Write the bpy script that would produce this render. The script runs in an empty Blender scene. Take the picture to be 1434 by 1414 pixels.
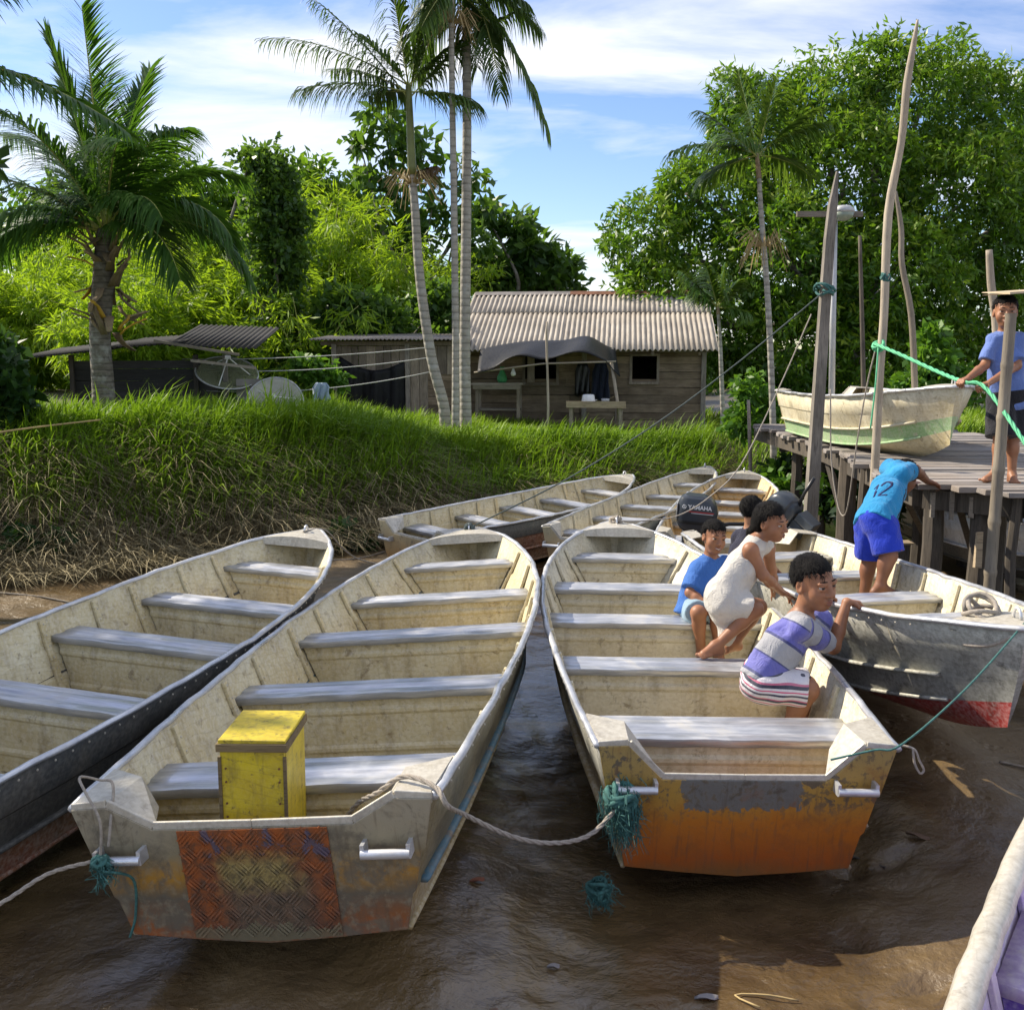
import bpy, math, random
import numpy as np
from mathutils import Vector, Matrix, Euler
R=math.radians
random.seed(7); rng=np.random.default_rng(7)
sc=bpy.context.scene
COL=sc.collection
# ------------------------------------------------------------------ camera, sky, sun, exposure
FPX=1450.; CX,CY=717.,707.; CAMH=2.25; PITCH=R(8.1)
cam=bpy.data.cameras.new('camera'); camo=bpy.data.objects.new('camera',cam); COL.objects.link(camo)
camo.location=(0,0,CAMH); camo.rotation_euler=(R(90)-PITCH,0,0)
cam.sensor_fit='HORIZONTAL'; cam.sensor_width=36; cam.lens=36*FPX/1434; cam.clip_end=3000; cam.clip_start=.05
sc.camera=camo
SUN_AZ=R(-64); SUN_EL=R(41)
sun_dir=Vector((math.sin(SUN_AZ)*math.cos(SUN_EL),math.cos(SUN_AZ)*math.cos(SUN_EL),math.sin(SUN_EL)))
world=bpy.data.worlds.new('World'); sc.world=world; world.use_nodes=True
wn=world.node_tree.nodes; wl=world.node_tree.links; wn.clear()
wo=wn.new('ShaderNodeOutputWorld'); bg=wn.new('ShaderNodeBackground'); sky=wn.new('ShaderNodeTexSky')
sky.sky_type='NISHITA'; sky.sun_disc=False; sky.sun_elevation=SUN_EL; sky.sun_rotation=SUN_AZ; sky.altitude=50; sky.air_density=1.0; sky.dust_density=.45; sky.ozone_density=2.2
bg.inputs['Strength'].default_value=.12
geo=wn.new('ShaderNodeNewGeometry'); sep=wn.new('ShaderNodeSeparateXYZ'); 
tc=wn.new('ShaderNodeTexCoord'); wl.new(tc.outputs['Generated'],sep.inputs[0])
def wmath(op,a,b=None,c=None):
    n=wn.new('ShaderNodeMath'); n.operation=op
    for i,v in enumerate((a,b,c)):
        if v is None: continue
        if isinstance(v,(int,float)): n.inputs[i].default_value=v
        else: wl.new(v,n.inputs[i])
    return n.outputs[0]
den=wmath('ADD',wmath('MAXIMUM',sep.outputs[2],0.),.16)
cx_=wmath('DIVIDE',sep.outputs[0],den); cy_=wmath('DIVIDE',sep.outputs[1],den)
cmb=wn.new('ShaderNodeCombineXYZ'); wl.new(cx_,cmb.inputs[0]); wl.new(cy_,cmb.inputs[1])
mp=wn.new('ShaderNodeMapping'); wl.new(cmb.outputs[0],mp.inputs[0]); mp.inputs['Rotation'].default_value=(0,0,R(-38)); mp.inputs['Scale'].default_value=(.55,1.25,1)
mp.inputs['Location'].default_value=(2.35,.22,0)
nz=wn.new('ShaderNodeTexNoise'); wl.new(mp.outputs[0],nz.inputs['Vector']); nz.inputs['Scale'].default_value=1.15; nz.inputs['Detail'].default_value=9; nz.inputs['Roughness'].default_value=.56; nz.inputs['Distortion'].default_value=.55
rp=wn.new('ShaderNodeValToRGB'); wl.new(nz.outputs['Fac'],rp.inputs[0]); rp.color_ramp.elements[0].position=.42; rp.color_ramp.elements[1].position=.64
mx=wn.new('ShaderNodeMix'); mx.data_type='RGBA'; wl.new(wmath('MULTIPLY',rp.outputs[0],.97),mx.inputs[0])
hs=wn.new('ShaderNodeHueSaturation'); hs.inputs['Saturation'].default_value=1.15; hs.inputs['Value'].default_value=1.0; hs.inputs['Hue'].default_value=.513; wl.new(sky.outputs[0],hs.inputs['Color'])
wl.new(hs.outputs[0],mx.inputs[6]); mx.inputs[7].default_value=(6.4,6.45,6.7,1)
wl.new(mx.outputs[2],bg.inputs[0]); wl.new(bg.outputs[0],wo.inputs[0])
sl=bpy.data.lights.new('sun','SUN'); sl.energy=4.9; sl.angle=R(.55); sl.color=(1,.90,.74)
so=bpy.data.objects.new('sun',sl); COL.objects.link(so); so.rotation_euler=(-sun_dir).to_track_quat('-Z','Y').to_euler()
sc.view_settings.view_transform='Standard'; sc.view_settings.look='None'; sc.view_settings.exposure=.66; sc.view_settings.gamma=1
try: sc.view_settings.use_curve_mapping=False
except Exception: pass
sc.cycles.max_bounces=6; sc.cycles.diffuse_bounces=3; sc.cycles.glossy_bounces=3; sc.cycles.transmission_bounces=4; sc.cycles.transparent_max_bounces=6
# ------------------------------------------------------------------ pixel helpers (photo pixel -> world)
def ray(u,v):
    a=(u-CX)/FPX;b=(v-CY)/FPX
    return a,math.cos(PITCH)-b*math.sin(PITCH),math.sin(PITCH)+b*math.cos(PITCH)
def at(u,v,y):                    # point on the pixel's ray at ground distance y
    a,f,d=ray(u,v); s=y/f; return Vector((a*s,y,CAMH-d*s))
def onz(u,v,z=0.):
    a,f,d=ray(u,v); s=(CAMH-z)/d; return Vector((a*s,f*s,z))
# ------------------------------------------------------------------ object helpers
def tag(o,label=None,cat=None,group=None,kind=None):
    if label:o['label']=label
    if cat:o['category']=cat
    if group:o['group']=group
    if kind:o['kind']=kind
    return o
def empty(name,loc=(0,0,0),label=None,cat=None,group=None,rot=(0,0,0)):
    o=bpy.data.objects.new(name,None); o.empty_display_size=.1; COL.objects.link(o); o.location=loc; o.rotation_euler=rot
    return tag(o,label,cat,group)
def link(name,me,parent=None):
    o=bpy.data.objects.new(name,me); COL.objects.link(o)
    if parent is not None: o.parent=parent
    return o
class MB:
    def __init__(s): s.v=[];s.f=[];s.m=[];s.mi=0
    def add(s,vs,fs):
        b=len(s.v); s.v+= [tuple(v) for v in vs]; s.f+=[tuple(i+b for i in f) for f in fs]; s.m+=[s.mi]*len(fs); return s
    def box(s,c,d,rot=None,jit=0,taper=1.):
        hx,hy,hz=d[0]/2,d[1]/2,d[2]/2
        vs=[Vector((x*hx*(taper if z>0 else 1),y*hy*(taper if z>0 else 1),z*hz)) for x in(-1,1) for y in(-1,1) for z in(-1,1)]
        if jit: vs=[v+Vector((random.uniform(-jit,jit),random.uniform(-jit,jit),random.uniform(-jit,jit))) for v in vs]
        if rot is not None:
            M=rot if isinstance(rot,Matrix) else Euler(rot).to_matrix()
            vs=[M@v for v in vs]
        vs=[v+Vector(c) for v in vs]
        return s.add(vs,[(0,1,3,2),(4,6,7,5),(0,4,5,1),(2,3,7,6),(0,2,6,4),(1,5,7,3)])
    def bar(s,a,b,w,h,up=(0,0,1),jit=0):          # box beam from a to b
        a=Vector(a);b=Vector(b);d=(b-a);L=d.length;d.normalize();up=Vector(up)
        x=d.cross(up)
        if x.length<1e-4:x=d.cross(Vector((1,0,0)))
        x.normalize();z=x.cross(d)
        M=Matrix((x,d,z)).transposed()
        return s.box((a+b)/2,(w,L,h),M,jit)
    def tube(s,pts,r,n=8,cap=True,flat=1.):
        P=[Vector(p) for p in pts];k=len(P)
        rr=r if hasattr(r,'__len__') else [r]*k
        base=len(s.v);up=Vector((0,0,1));prev=None;V=[]
        for i,p in enumerate(P):
            d=(P[min(i+1,k-1)]-P[max(i-1,0)])
            if d.length<1e-9:d=Vector((0,0,1))
            d.normalize()
            if prev is None:
                x=d.cross(up)
                if x.length<.1:x=d.cross(Vector((1,0,0)))
            else:
                x=prev-d*prev.dot(d)
                if x.length<1e-6:x=d.cross(up)
            x.normalize();prev=x;y=d.cross(x)
            for j in range(n):
                a=2*math.pi*j/n;V.append(p+x*math.cos(a)*rr[i]+y*math.sin(a)*rr[i]*flat)
        F=[]
        for i in range(k-1):
            for j in range(n):
                a=i*n+j;b=i*n+(j+1)%n;F.append((a,b,b+n,a+n))
        if cap:F+= [tuple(range(n-1,-1,-1)),tuple((k-1)*n+j for j in range(n))]
        return s.add(V,F)
    def lathe(s,prof,n=16,M=None,cap=True):
        V=[];F=[]
        for r,z in prof:
            for j in range(n):
                a=2*math.pi*j/n;v=Vector((r*math.cos(a),r*math.sin(a),z));V.append(M@v if M else v)
        k=len(prof)
        for i in range(k-1):
            for j in range(n):
                a=i*n+j;b=i*n+(j+1)%n;F.append((a,b,b+n,a+n))
        if cap:F+=[tuple(range(n-1,-1,-1)),tuple((k-1)*n+j for j in range(n))]
        return s.add(V,F)
    def prism(s,poly,d):                            # polygon (3-D points) extruded by vector d
        d=Vector(d);n=len(poly);V=[Vector(p) for p in poly]+[Vector(p)+d for p in poly]
        return s.add(V,[tuple(range(n-1,-1,-1)),tuple(range(n,2*n))]+[(i,(i+1)%n,(i+1)%n+n,i+n) for i in range(n)])
    def grid(s,rows):
        n=len(rows[0]);V=[p for r in rows for p in r];F=[]
        for i in range(len(rows)-1):
            for j in range(n-1):
                a=i*n+j;F.append((a,a+1,a+n+1,a+n))
        return s.add(V,F)
    def build(s,name,mats,parent=None,smooth=False,bevel=0,auto=None):
        me=bpy.data.meshes.new(name);me.from_pydata(s.v,[],s.f)
        for m in (mats if isinstance(mats,(list,tuple)) else [mats]):me.materials.append(m)
        if any(s.m):me.polygons.foreach_set('material_index',s.m)
        if smooth:me.polygons.foreach_set('use_smooth',[True]*len(s.f))
        me.update()
        o=link(name,me,parent)
        if bevel:
            b=o.modifiers.new('b','BEVEL');b.width=bevel;b.segments=2;b.limit_method='ANGLE';b.angle_limit=R(40)
        if auto:
            me.polygons.foreach_set('use_smooth',[True]*len(s.f))
            try: me.set_sharp_from_angle(angle=R(auto))
            except Exception: pass
        return o
def npmesh(name,V,Fq,mat,parent=None,smooth=True,attrs=None,nsides=None):
    """V (n,3); Fq (m,k) index array of k-gons"""
    me=bpy.data.meshes.new(name);V=np.ascontiguousarray(V,np.float32);Fq=np.ascontiguousarray(Fq,np.int32)
    k=Fq.shape[1];m=len(Fq)
    me.vertices.add(len(V));me.vertices.foreach_set('co',V.ravel())
    me.loops.add(m*k);me.loops.foreach_set('vertex_index',Fq.ravel())
    me.polygons.add(m);me.polygons.foreach_set('loop_start',np.arange(0,m*k,k,dtype=np.int32))
    try: me.polygons.foreach_set('loop_total',np.full(m,k,np.int32))
    except Exception: pass
    if smooth:me.polygons.foreach_set('use_smooth',np.ones(m,bool))
    for mm in (mat if isinstance(mat,(list,tuple)) else [mat]):me.materials.append(mm)
    if attrs:
        for an,av in attrs.items():
            a=me.attributes.new(an,'FLOAT','POINT');a.data.foreach_set('value',np.ascontiguousarray(av,np.float32))
    me.update(calc_edges=True);me.validate()
    return link(name,me,parent)
# ------------------------------------------------------------------ material helpers
class NT:
    def __init__(s,name):
        s.m=bpy.data.materials.new(name);s.m.use_nodes=True;s.t=s.m.node_tree;s.n=s.t.nodes;s.l=s.t.links
        s.p=s.n['Principled BSDF'];s.out=s.n['Material Output'];s._oc=None
    def new(s,k):return s.n.new('ShaderNode'+k)
    def set(s,sock,v):
        if isinstance(v,(int,float)):sock.default_value=v
        elif isinstance(v,tuple):sock.default_value=v if len(v)==4 or sock.type!='RGBA' else v+(1,)
        else:s.l.new(v,sock)
    def oc(s):
        if s._oc is None:s._oc=s.new('TexCoord')
        return s._oc.outputs['Object']
    def pos(s):return s.new('NewGeometry').outputs['Position']
    def map(s,vec,sc=(1,1,1),rot=(0,0,0),loc=(0,0,0)):
        n=s.new('Mapping');s.l.new(vec,n.inputs[0]);n.inputs['Scale'].default_value=sc;n.inputs['Rotation'].default_value=rot;n.inputs['Location'].default_value=loc;return n.outputs[0]
    def noise(s,vec,scale,det=4,rough=.55,dist=0.):
        n=s.new('TexNoise');s.l.new(vec,n.inputs['Vector']);n.inputs['Scale'].default_value=scale;n.inputs['Detail'].default_value=det;n.inputs['Roughness'].default_value=rough;n.inputs['Distortion'].default_value=dist;return n.outputs['Fac']
    def vor(s,vec,scale,out='Distance',feature='F1'):
        n=s.new('TexVoronoi');n.feature=feature;s.l.new(vec,n.inputs['Vector']);n.inputs['Scale'].default_value=scale;return n.outputs[out]
    def wave(s,vec,scale,dist=0,det=2,typ='BANDS',dir='X',prof='SIN'):
        n=s.new('TexWave');n.wave_type=typ;n.bands_direction=dir;n.wave_profile=prof;s.l.new(vec,n.inputs['Vector']);n.inputs['Scale'].default_value=scale;n.inputs['Distortion'].default_value=dist;n.inputs['Detail'].default_value=det;return n.outputs['Fac']
    def ramp(s,f,stops,interp='LINEAR'):
        n=s.new('ValToRGB');s.set(n.inputs[0],f);e=n.color_ramp.elements;n.color_ramp.interpolation=interp
        while len(e)<len(stops):e.new(.5)
        for i,(p,c) in enumerate(stops):
            e[i].position=p;e[i].color=(c,c,c,1) if isinstance(c,(int,float)) else tuple(c)+(1,)
        return n.outputs[0]
    def mix(s,f,a,b,mode='MIX'):
        n=s.new('Mix');n.data_type='RGBA';n.blend_type=mode;s.set(n.inputs[0],f);s.set(n.inputs[6],a);s.set(n.inputs[7],b);return n.outputs[2]
    def math(s,op,a,b=None,c=None,clamp=False):
        n=s.new('Math');n.operation=op;n.use_clamp=clamp
        for i,v in enumerate((a,b,c)):
            if v is not None:s.set(n.inputs[i],v)
        return n.outputs[0]
    def sep(s,vec):
        n=s.new('SeparateXYZ');s.l.new(vec,n.inputs[0]);return n.outputs
    def attr(s,name):
        n=s.new('Attribute');n.attribute_name=name;return n.outputs['Fac']
    def rand(s):return s.new('ObjectInfo').outputs['Random']
    def bump(s,h,st=.3,dist=.01,normal=None):
        n=s.new('Bump');n.inputs['Strength'].default_value=st;n.inputs['Distance'].default_value=dist;s.l.new(h,n.inputs['Height'])
        if normal is not None:s.l.new(normal,n.inputs['Normal'])
        s.l.new(n.outputs[0],s.p.inputs['Normal']);return n.outputs[0]
    def fin(s,col=None,rough=None,metal=None,spec=None):
        if col is not None:s.set(s.p.inputs['Base Color'],col)
        if rough is not None:s.set(s.p.inputs['Roughness'],rough)
        if metal is not None:s.set(s.p.inputs['Metallic'],metal)
        if spec is not None:s.set(s.p.inputs['Specular IOR Level'],spec)
        return s.m
def lerp(a,b,t):return a+(b-a)*t
def interp(x,xs,ys):return float(np.interp(x,xs,ys))
# ------------------------------------------------------------------ materials
def m_paint(name,base,stain,dark,met=0.,rough=.5,sc_=1.,speck=.2):
    """worn paint on sheet aluminium: large stains, streaks, scratches, chips"""
    t=NT(name);o=t.oc()
    rv=t.new('VectorMath');rv.operation='ADD';t.l.new(o,rv.inputs[0]);r3=t.new('CombineXYZ')
    rr=t.math('MULTIPLY',t.rand(),37.);t.l.new(rr,r3.inputs[0]);t.l.new(rr,r3.inputs[1]);t.l.new(r3.outputs[0],rv.inputs[1]);o=rv.outputs[0]
    a=t.noise(o,2.2*sc_,6,.6,.3);b=t.noise(t.map(o,(9,9,1.6)),1.6*sc_,5,.6);c=t.noise(o,46*sc_,3,.6);sp=t.noise(o,14*sc_,6,.7,.5)
    col=t.mix(t.ramp(a,[(.36,0.),(.66,1.)]),base,stain)
    col=t.mix(t.math('MULTIPLY',t.ramp(b,[(.5,0.),(.72,1.)]),.55),col,dark)
    col=t.mix(t.math('MULTIPLY',t.ramp(sp,[(.57,0.),(.66,1.)]),.75),col,dark)
    gm=t.noise(o,5.5*sc_,7,.72,.2);col=t.mix(t.math('MULTIPLY',t.ramp(gm,[(.5,0.),(.75,1.)]),.38),col,dark)
    col=t.mix(t.math('MULTIPLY',t.ramp(c,[(.35,1.),(.6,0.)]),speck),col,(.9,.88,.8))
    scr=t.wave(t.map(o,(1,7,9),(.3,.5,.2)),2.,9.,4)
    col=t.mix(t.math('MULTIPLY',t.ramp(scr,[(.0,1.),(.05,0.)]),.25),col,dark)
    t.bump(t.math('ADD',t.math('MULTIPLY',a,1.),t.math('MULTIPLY',c,.12)),.35,.012)
    return t.fin(col,t.ramp(a,[(.3,rough-.08),(.7,rough+.15)]),met)
def m_alu(name,c1,c2,rough=.36,met=.75,along=(1.2,14,14)):
    t=NT(name);o=t.oc();rv=t.new('VectorMath');rv.operation='ADD';t.l.new(o,rv.inputs[0]);r3=t.new('CombineXYZ')
    rr=t.math('MULTIPLY',t.rand(),19.);t.l.new(rr,r3.inputs[0]);t.l.new(rr,r3.inputs[1]);t.l.new(r3.outputs[0],rv.inputs[1]);o=rv.outputs[0]
    st=t.noise(t.map(o,along),2.5,6,.65);bl=t.noise(o,3.4,5,.6,.4);fine=t.noise(t.map(o,tuple(4*q for q in along)),3,3,.6)
    col=t.mix(t.ramp(st,[(.35,0.),(.65,1.)]),c1,c2)
    col=t.mix(t.math('MULTIPLY',t.ramp(bl,[(.55,0.),(.7,1.)]),.5),col,(.45,.41,.33))
    t.bump(t.math('ADD',t.math('MULTIPLY',bl,.8),t.math('MULTIPLY',fine,.15)),.3,.01)
    return t.fin(col,t.ramp(bl,[(.35,rough-.1),(.7,rough+.25)]),t.ramp(bl,[(.5,met),(.72,met*.3)]))
def m_wood(name,c1,c2,c3,axis=0,rough=.85,dark=.6):
    t=NT(name);o=t.oc();rv=t.new('VectorMath');rv.operation='ADD';t.l.new(o,rv.inputs[0]);r3=t.new('CombineXYZ')
    rr=t.math('MULTIPLY',t.rand(),53.);t.l.new(rr,r3.inputs[0]);t.l.new(rr,r3.inputs[1]);t.l.new(rr,r3.inputs[2]);t.l.new(r3.outputs[0],rv.inputs[1]);o=rv.outputs[0]
    s=[26,26,26];s[axis]=1.4
    g=t.noise(t.map(o,tuple(s)),1.2,6,.65,.4);a=t.noise(o,1.7,5,.6);f=t.noise(t.map(o,tuple(3*q for q in s)),1.5,3,.7)
    col=t.mix(t.ramp(g,[(.3,0.),(.7,1.)]),c1,c2);col=t.mix(t.ramp(a,[(.42,0.),(.7,1.)]),col,c3)
    col=t.mix(t.math('MULTIPLY',t.ramp(f,[(.36,1.),(.48,0.)]),dark),col,tuple(q*.25 for q in c1))
    v=t.ramp(t.rand(),[(0,.62),(1,1.18)]);col=t.mix(1.,col,v,'MULTIPLY')
    t.bump(t.math('ADD',g,t.math('MULTIPLY',f,.5)),.6,.006)
    return t.fin(col,rough)
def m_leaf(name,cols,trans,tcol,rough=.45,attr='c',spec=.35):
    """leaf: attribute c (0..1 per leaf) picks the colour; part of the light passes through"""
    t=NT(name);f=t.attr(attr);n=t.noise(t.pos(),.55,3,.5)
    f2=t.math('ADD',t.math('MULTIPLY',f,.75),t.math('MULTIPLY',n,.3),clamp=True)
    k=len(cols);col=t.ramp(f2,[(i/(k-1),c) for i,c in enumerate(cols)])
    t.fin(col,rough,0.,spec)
    tr=t.new('BsdfTranslucent');tc_=t.mix(.55,col,tcol);t.l.new(tc_,tr.inputs[0])
    ms=t.new('MixShader');ms.inputs[0].default_value=trans;t.l.new(t.p.outputs[0],ms.inputs[1]);t.l.new(tr.outputs[0],ms.inputs[2]);t.l.new(ms.outputs[0],t.out.inputs[0])
    return t.m
def m_plain(name,col,rough=.6,met=0.,var=.12,sc_=8.,bump=.15,bd=.004):
    t=NT(name);o=t.oc();a=t.noise(o,sc_,5,.6)
    c=t.mix(t.ramp(a,[(.3,0.),(.7,1.)]),tuple(q*(1-var) for q in col),tuple(min(1,q*(1+var)) for q in col))
    t.bump(t.noise(o,sc_*6,4,.6),bump,bd);return t.fin(c,rough,met)
def m_skin(name,col):
    t=NT(name);o=t.oc();a=t.noise(o,9,4,.5);b=t.noise(o,120,2,.5)
    c=t.mix(t.ramp(a,[(.35,0.),(.65,1.)]),tuple(q*.86 for q in col),tuple(q*1.1 for q in col))
    t.p.inputs['Subsurface Weight'].default_value=.12;t.p.inputs['Subsurface Radius'].default_value=(.012,.005,.003);t.p.inputs['Subsurface Scale'].default_value=1.
    t.bump(b,.08,.002);return t.fin(c,.5,0,.4)
def m_cloth(name,col,col2=None,stripes=None,var=.1):
    t=NT(name);o=t.oc();a=t.noise(o,7,4,.6);w=t.noise(o,260,2,.5)
    base=col
    if stripes: base=t.ramp(t.math('FRACT',t.math('MULTIPLY',t.attr('s'),stripes[0])),stripes[1],'CONSTANT')
    c=t.mix(t.ramp(a,[(.3,0.),(.7,1.)]),base if not isinstance(base,tuple) else tuple(q*(1-var) for q in base),t.mix(var,base,(1,1,1)) if not isinstance(base,tuple) else tuple(min(1,q*(1+var)) for q in base))
    t.bump(t.math('ADD',t.math('MULTIPLY',w,.15),t.noise(t.map(o,(1,1,.7)),20,4,.6,1.4)),.6,.022)
    t.p.inputs['Sheen Weight'].default_value=.15
    return t.fin(c,.85,0,.2)
M={}
M['cream']=m_paint('cream boat paint',(.60,.53,.33),(.51,.41,.205),(.22,.16,.08),0.,.5)
M['cream_pale']=m_paint('pale boat paint',(.63,.58,.43),(.53,.455,.28),(.23,.18,.10),0.,.5)
M['cream_yellow']=m_paint('yellow cream boat paint',(.66,.50,.25),(.60,.41,.16),(.3,.2,.1),0.,.5)
M['seat']=m_alu('bare seat aluminium',(.35,.365,.40),(.62,.63,.65),.38,.65,(14,1.2,14))
M['rail']=m_alu('gunwale aluminium',(.44,.45,.48),(.66,.67,.68),.36,.65,(3,9,9))
M['knee']=m_paint('worn knee plate',(.54,.50,.42),(.42,.385,.31),(.3,.27,.22),.25,.42)
M['dark_hull']=m_paint('dark slate hull paint',(.045,.052,.056),(.07,.066,.06),(.12,.11,.09),0.,.5,1.,.06)
M['grey_hull']=m_paint('grey scuffed hull',(.36,.36,.32),(.26,.25,.20),(.10,.095,.08),.2,.5)
M['tan_hull']=m_paint('tan scuffed hull',(.38,.31,.17),(.30,.21,.08),(.12,.09,.05),0.,.5)
M['blue_stripe']=m_paint('faded blue stripe',(.05,.13,.18),(.09,.15,.17),(.2,.13,.07),0.,.5,1.,.05)
M['rust_stripe']=m_paint('brown red stripe',(.23,.075,.04),(.26,.16,.08),(.07,.05,.04),0.,.55)
M['olive_hull']=m_paint('dark olive scuffed hull',(.15,.135,.085),(.20,.16,.08),(.07,.06,.04),0.,.5,1.,.06)
M['orange']=m_paint('orange transom paint',(.43,.135,.02),(.38,.10,.015),(.20,.10,.03),0.,.48)
M['red']=m_paint('red bottom paint',(.38,.035,.03),(.30,.03,.025),(.1,.05,.04),0.,.5)
M['green_band']=m_paint('green bottom band',(.23,.42,.17),(.3,.44,.22),(.45,.42,.3),0.,.5)
M['white_blue']=m_paint('white boat paint',(.70,.73,.78),(.6,.63,.68),(.3,.3,.3),0.,.4)
M['purple']=m_paint('purple boat paint',(.10,.045,.33),(.14,.07,.40),(.05,.03,.16),0.,.4)
M['purple_worn']=m_paint('worn lilac plate',(.50,.42,.52),(.30,.20,.46),(.58,.53,.48),.1,.45)
def m_transom(name,kind):
    t=NT(name);o=t.oc();x,y,z=t.sep(o)
    a=t.noise(o,2.6,6,.65,.5);b=t.noise(o,9,6,.7,.8);c=t.noise(o,30,4,.65)
    zz=t.math('ADD',z,t.math('MULTIPLY',t.math('SUBTRACT',a,.5),.16))
    if kind=='C':
        col=t.ramp(t.math('MULTIPLY',zz,1.6),[(.02,(.22,.09,.02)),(.12,(.36,.085,.008)),(.40,(.46,.15,.012)),(.60,(.42,.24,.04)),(.9,(.34,.24,.08))])
        # bare grey centre patch under the notch
        py=t.math('ABSOLUTE',y);ed=t.math('ADD',t.math('MULTIPLY',t.math('SUBTRACT',b,.5),.22),0.)
        p1=t.math('LESS_THAN',t.math('ADD',py,ed),.25);p2=t.math('GREATER_THAN',t.math('ADD',z,ed),.31)
        pat=t.math('MULTIPLY',p1,p2);col=t.mix(pat,col,t.mix(c,(.11,.108,.095),(.20,.195,.17)))
        chip=t.math('MULTIPLY',t.ramp(b,[(.56,0.),(.6,1.)]),t.ramp(z,[(.26,0.),(.36,.9)]))
        col=t.mix(chip,col,(.10,.085,.06));col=t.mix(t.math('MULTIPLY',t.ramp(c,[(.54,0.),(.62,1.)]),t.ramp(z,[(.2,.15),(.36,.75)])),col,(.13,.10,.06));col=t.mix(t.math('MULTIPLY',t.ramp(t.noise(o,6,6,.7,.3),[(.52,0.),(.66,1.)]),.5),col,(.24,.085,.02))
    elif kind=='B':
        col=t.ramp(t.math('MULTIPLY',zz,1.6),[(.06,(.13,.12,.08)),(.14,(.32,.085,.018)),(.30,(.22,.085,.03)),(.42,(.12,.10,.07)),(.55,(.38,.19,.025)),(.66,(.24,.20,.12)),(.9,(.30,.265,.19))])
        chip=t.ramp(b,[(.50,0.),(.60,.85)]);col=t.mix(chip,col,(.15,.125,.085));col=t.mix(t.math('MULTIPLY',t.ramp(t.noise(o,4.2,6,.7,.3),[(.5,0.),(.62,1.)]),.7),col,(.11,.095,.07));col=t.mix(t.math('MULTIPLY',t.ramp(c,[(.5,0.),(.62,1.)]),.35),col,(.30,.25,.16))
    else:
        col=t.ramp(t.math('MULTIPLY',zz,1.6),[(.1,(.20,.12,.05)),(.4,(.36,.19,.06)),(.9,(.42,.36,.22))])
        col=t.mix(t.ramp(b,[(.55,0.),(.62,.8)]),col,(.16,.13,.09))
    st=t.noise(t.map(o,(1,22,2)),2.,5,.6);col=t.mix(t.math('MULTIPLY',t.ramp(st,[(.55,0.),(.7,1.)]),.45),col,(.09,.06,.035))
    t.bump(t.math('ADD',a,t.math('MULTIPLY',b,.5)),.4,.012)
    return t.fin(col,t.ramp(b,[(.35,.42),(.7,.7)]),0.)
M['transom_B']=m_transom('blotched transom','B');M['transom_C']=m_transom('orange transom','C');M['transom_X']=m_transom('stained transom','X')
def m_tread():
    t=NT('painted tread plate');o=t.oc();x,y,z=t.sep(o);a=t.noise(o,3.,5,.6,.5);b=t.noise(o,10,5,.7,.6)
    ed=t.math('MULTIPLY',t.math('SUBTRACT',b,.5),.20)
    # a faded yellow patch and a dark worn patch, the rest orange
    col=t.mix(t.ramp(b,[(.42,0.),(.6,1.)]),(.31,.085,.02),(.15,.06,.03))
    dk=t.math('MULTIPLY',t.ramp(t.math('ADD',t.math('ABSOLUTE',t.math('ADD',y,.03)),ed),[(.12,1.),(.20,0.)]),t.ramp(t.math('ADD',z,ed),[(.28,1.),(.38,0.)]))
    col=t.mix(t.math('MULTIPLY',dk,.85),col,t.mix(a,(.10,.07,.045),(.16,.13,.09)))
    ye=t.math('MULTIPLY',t.ramp(t.math('ADD',t.math('ABSOLUTE',y),ed),[(.10,1.),(.17,0.)]),t.ramp(t.math('ADD',t.math('ABSOLUTE',t.math('SUBTRACT',z,.345)),t.math('MULTIPLY',ed,.8)),[(.03,1.),(.09,0.)]))
    col=t.mix(t.math('MULTIPLY',ye,.9),col,(.31,.24,.085))
    gr=t.noise(o,28,5,.7);col=t.mix(t.math('MULTIPLY',t.ramp(gr,[(.46,0.),(.62,1.)]),.65),col,(.055,.045,.032))
    bl=t.math('MULTIPLY',t.math('GREATER_THAN',t.math('ADD',z,ed),.43),t.math('GREATER_THAN',b,.56));col=t.mix(t.math('MULTIPLY',bl,.6),col,(.09,.09,.15))
    lo=t.math('LESS_THAN',t.math('ADD',z,ed),.13);col=t.mix(t.math('MULTIPLY',lo,.75),col,(.17,.15,.09))
    t.bump(b,.3,.006);return t.fin(col,t.ramp(b,[(.3,.4),(.7,.65)]),.1)
M['tread']=m_tread()
M['wood_grey']=m_wood('weathered grey wood',(.25,.215,.17),(.36,.31,.25),(.20,.165,.12),0)
M['wood_deck']=m_wood('weathered deck wood',(.22,.20,.19),(.34,.31,.285),(.26,.21,.165),0)
M['wood_wall']=m_wood('house wall plank',(.23,.165,.105),(.36,.275,.185),(.15,.105,.065),0)
M['wood_wallv']=m_wood('upright wall plank',(.25,.20,.15),(.36,.30,.23),(.17,.135,.10),2)
M['wood_dark']=m_wood('dark wet wood',(.075,.06,.045),(.14,.115,.085),(.05,.042,.034),2)
M['wood_post']=m_wood('weathered post',(.24,.21,.175),(.38,.34,.29),(.17,.15,.12),2)
M['wood_pale']=m_wood('fresh pale wood',(.46,.35,.22),(.56,.44,.29),(.38,.28,.17),0)
M['pole']=m_wood('stripped branch pole',(.36,.30,.22),(.48,.41,.31),(.28,.23,.17),2,.75,.35)
M['bamboo_pole']=m_wood('dry bamboo pole',(.33,.275,.20),(.44,.37,.27),(.24,.20,.15),2,.55,.35)
M['black_shed']=m_wood('tarred shed plank',(.022,.021,.02),(.05,.047,.043),(.03,.027,.024),0)
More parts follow.
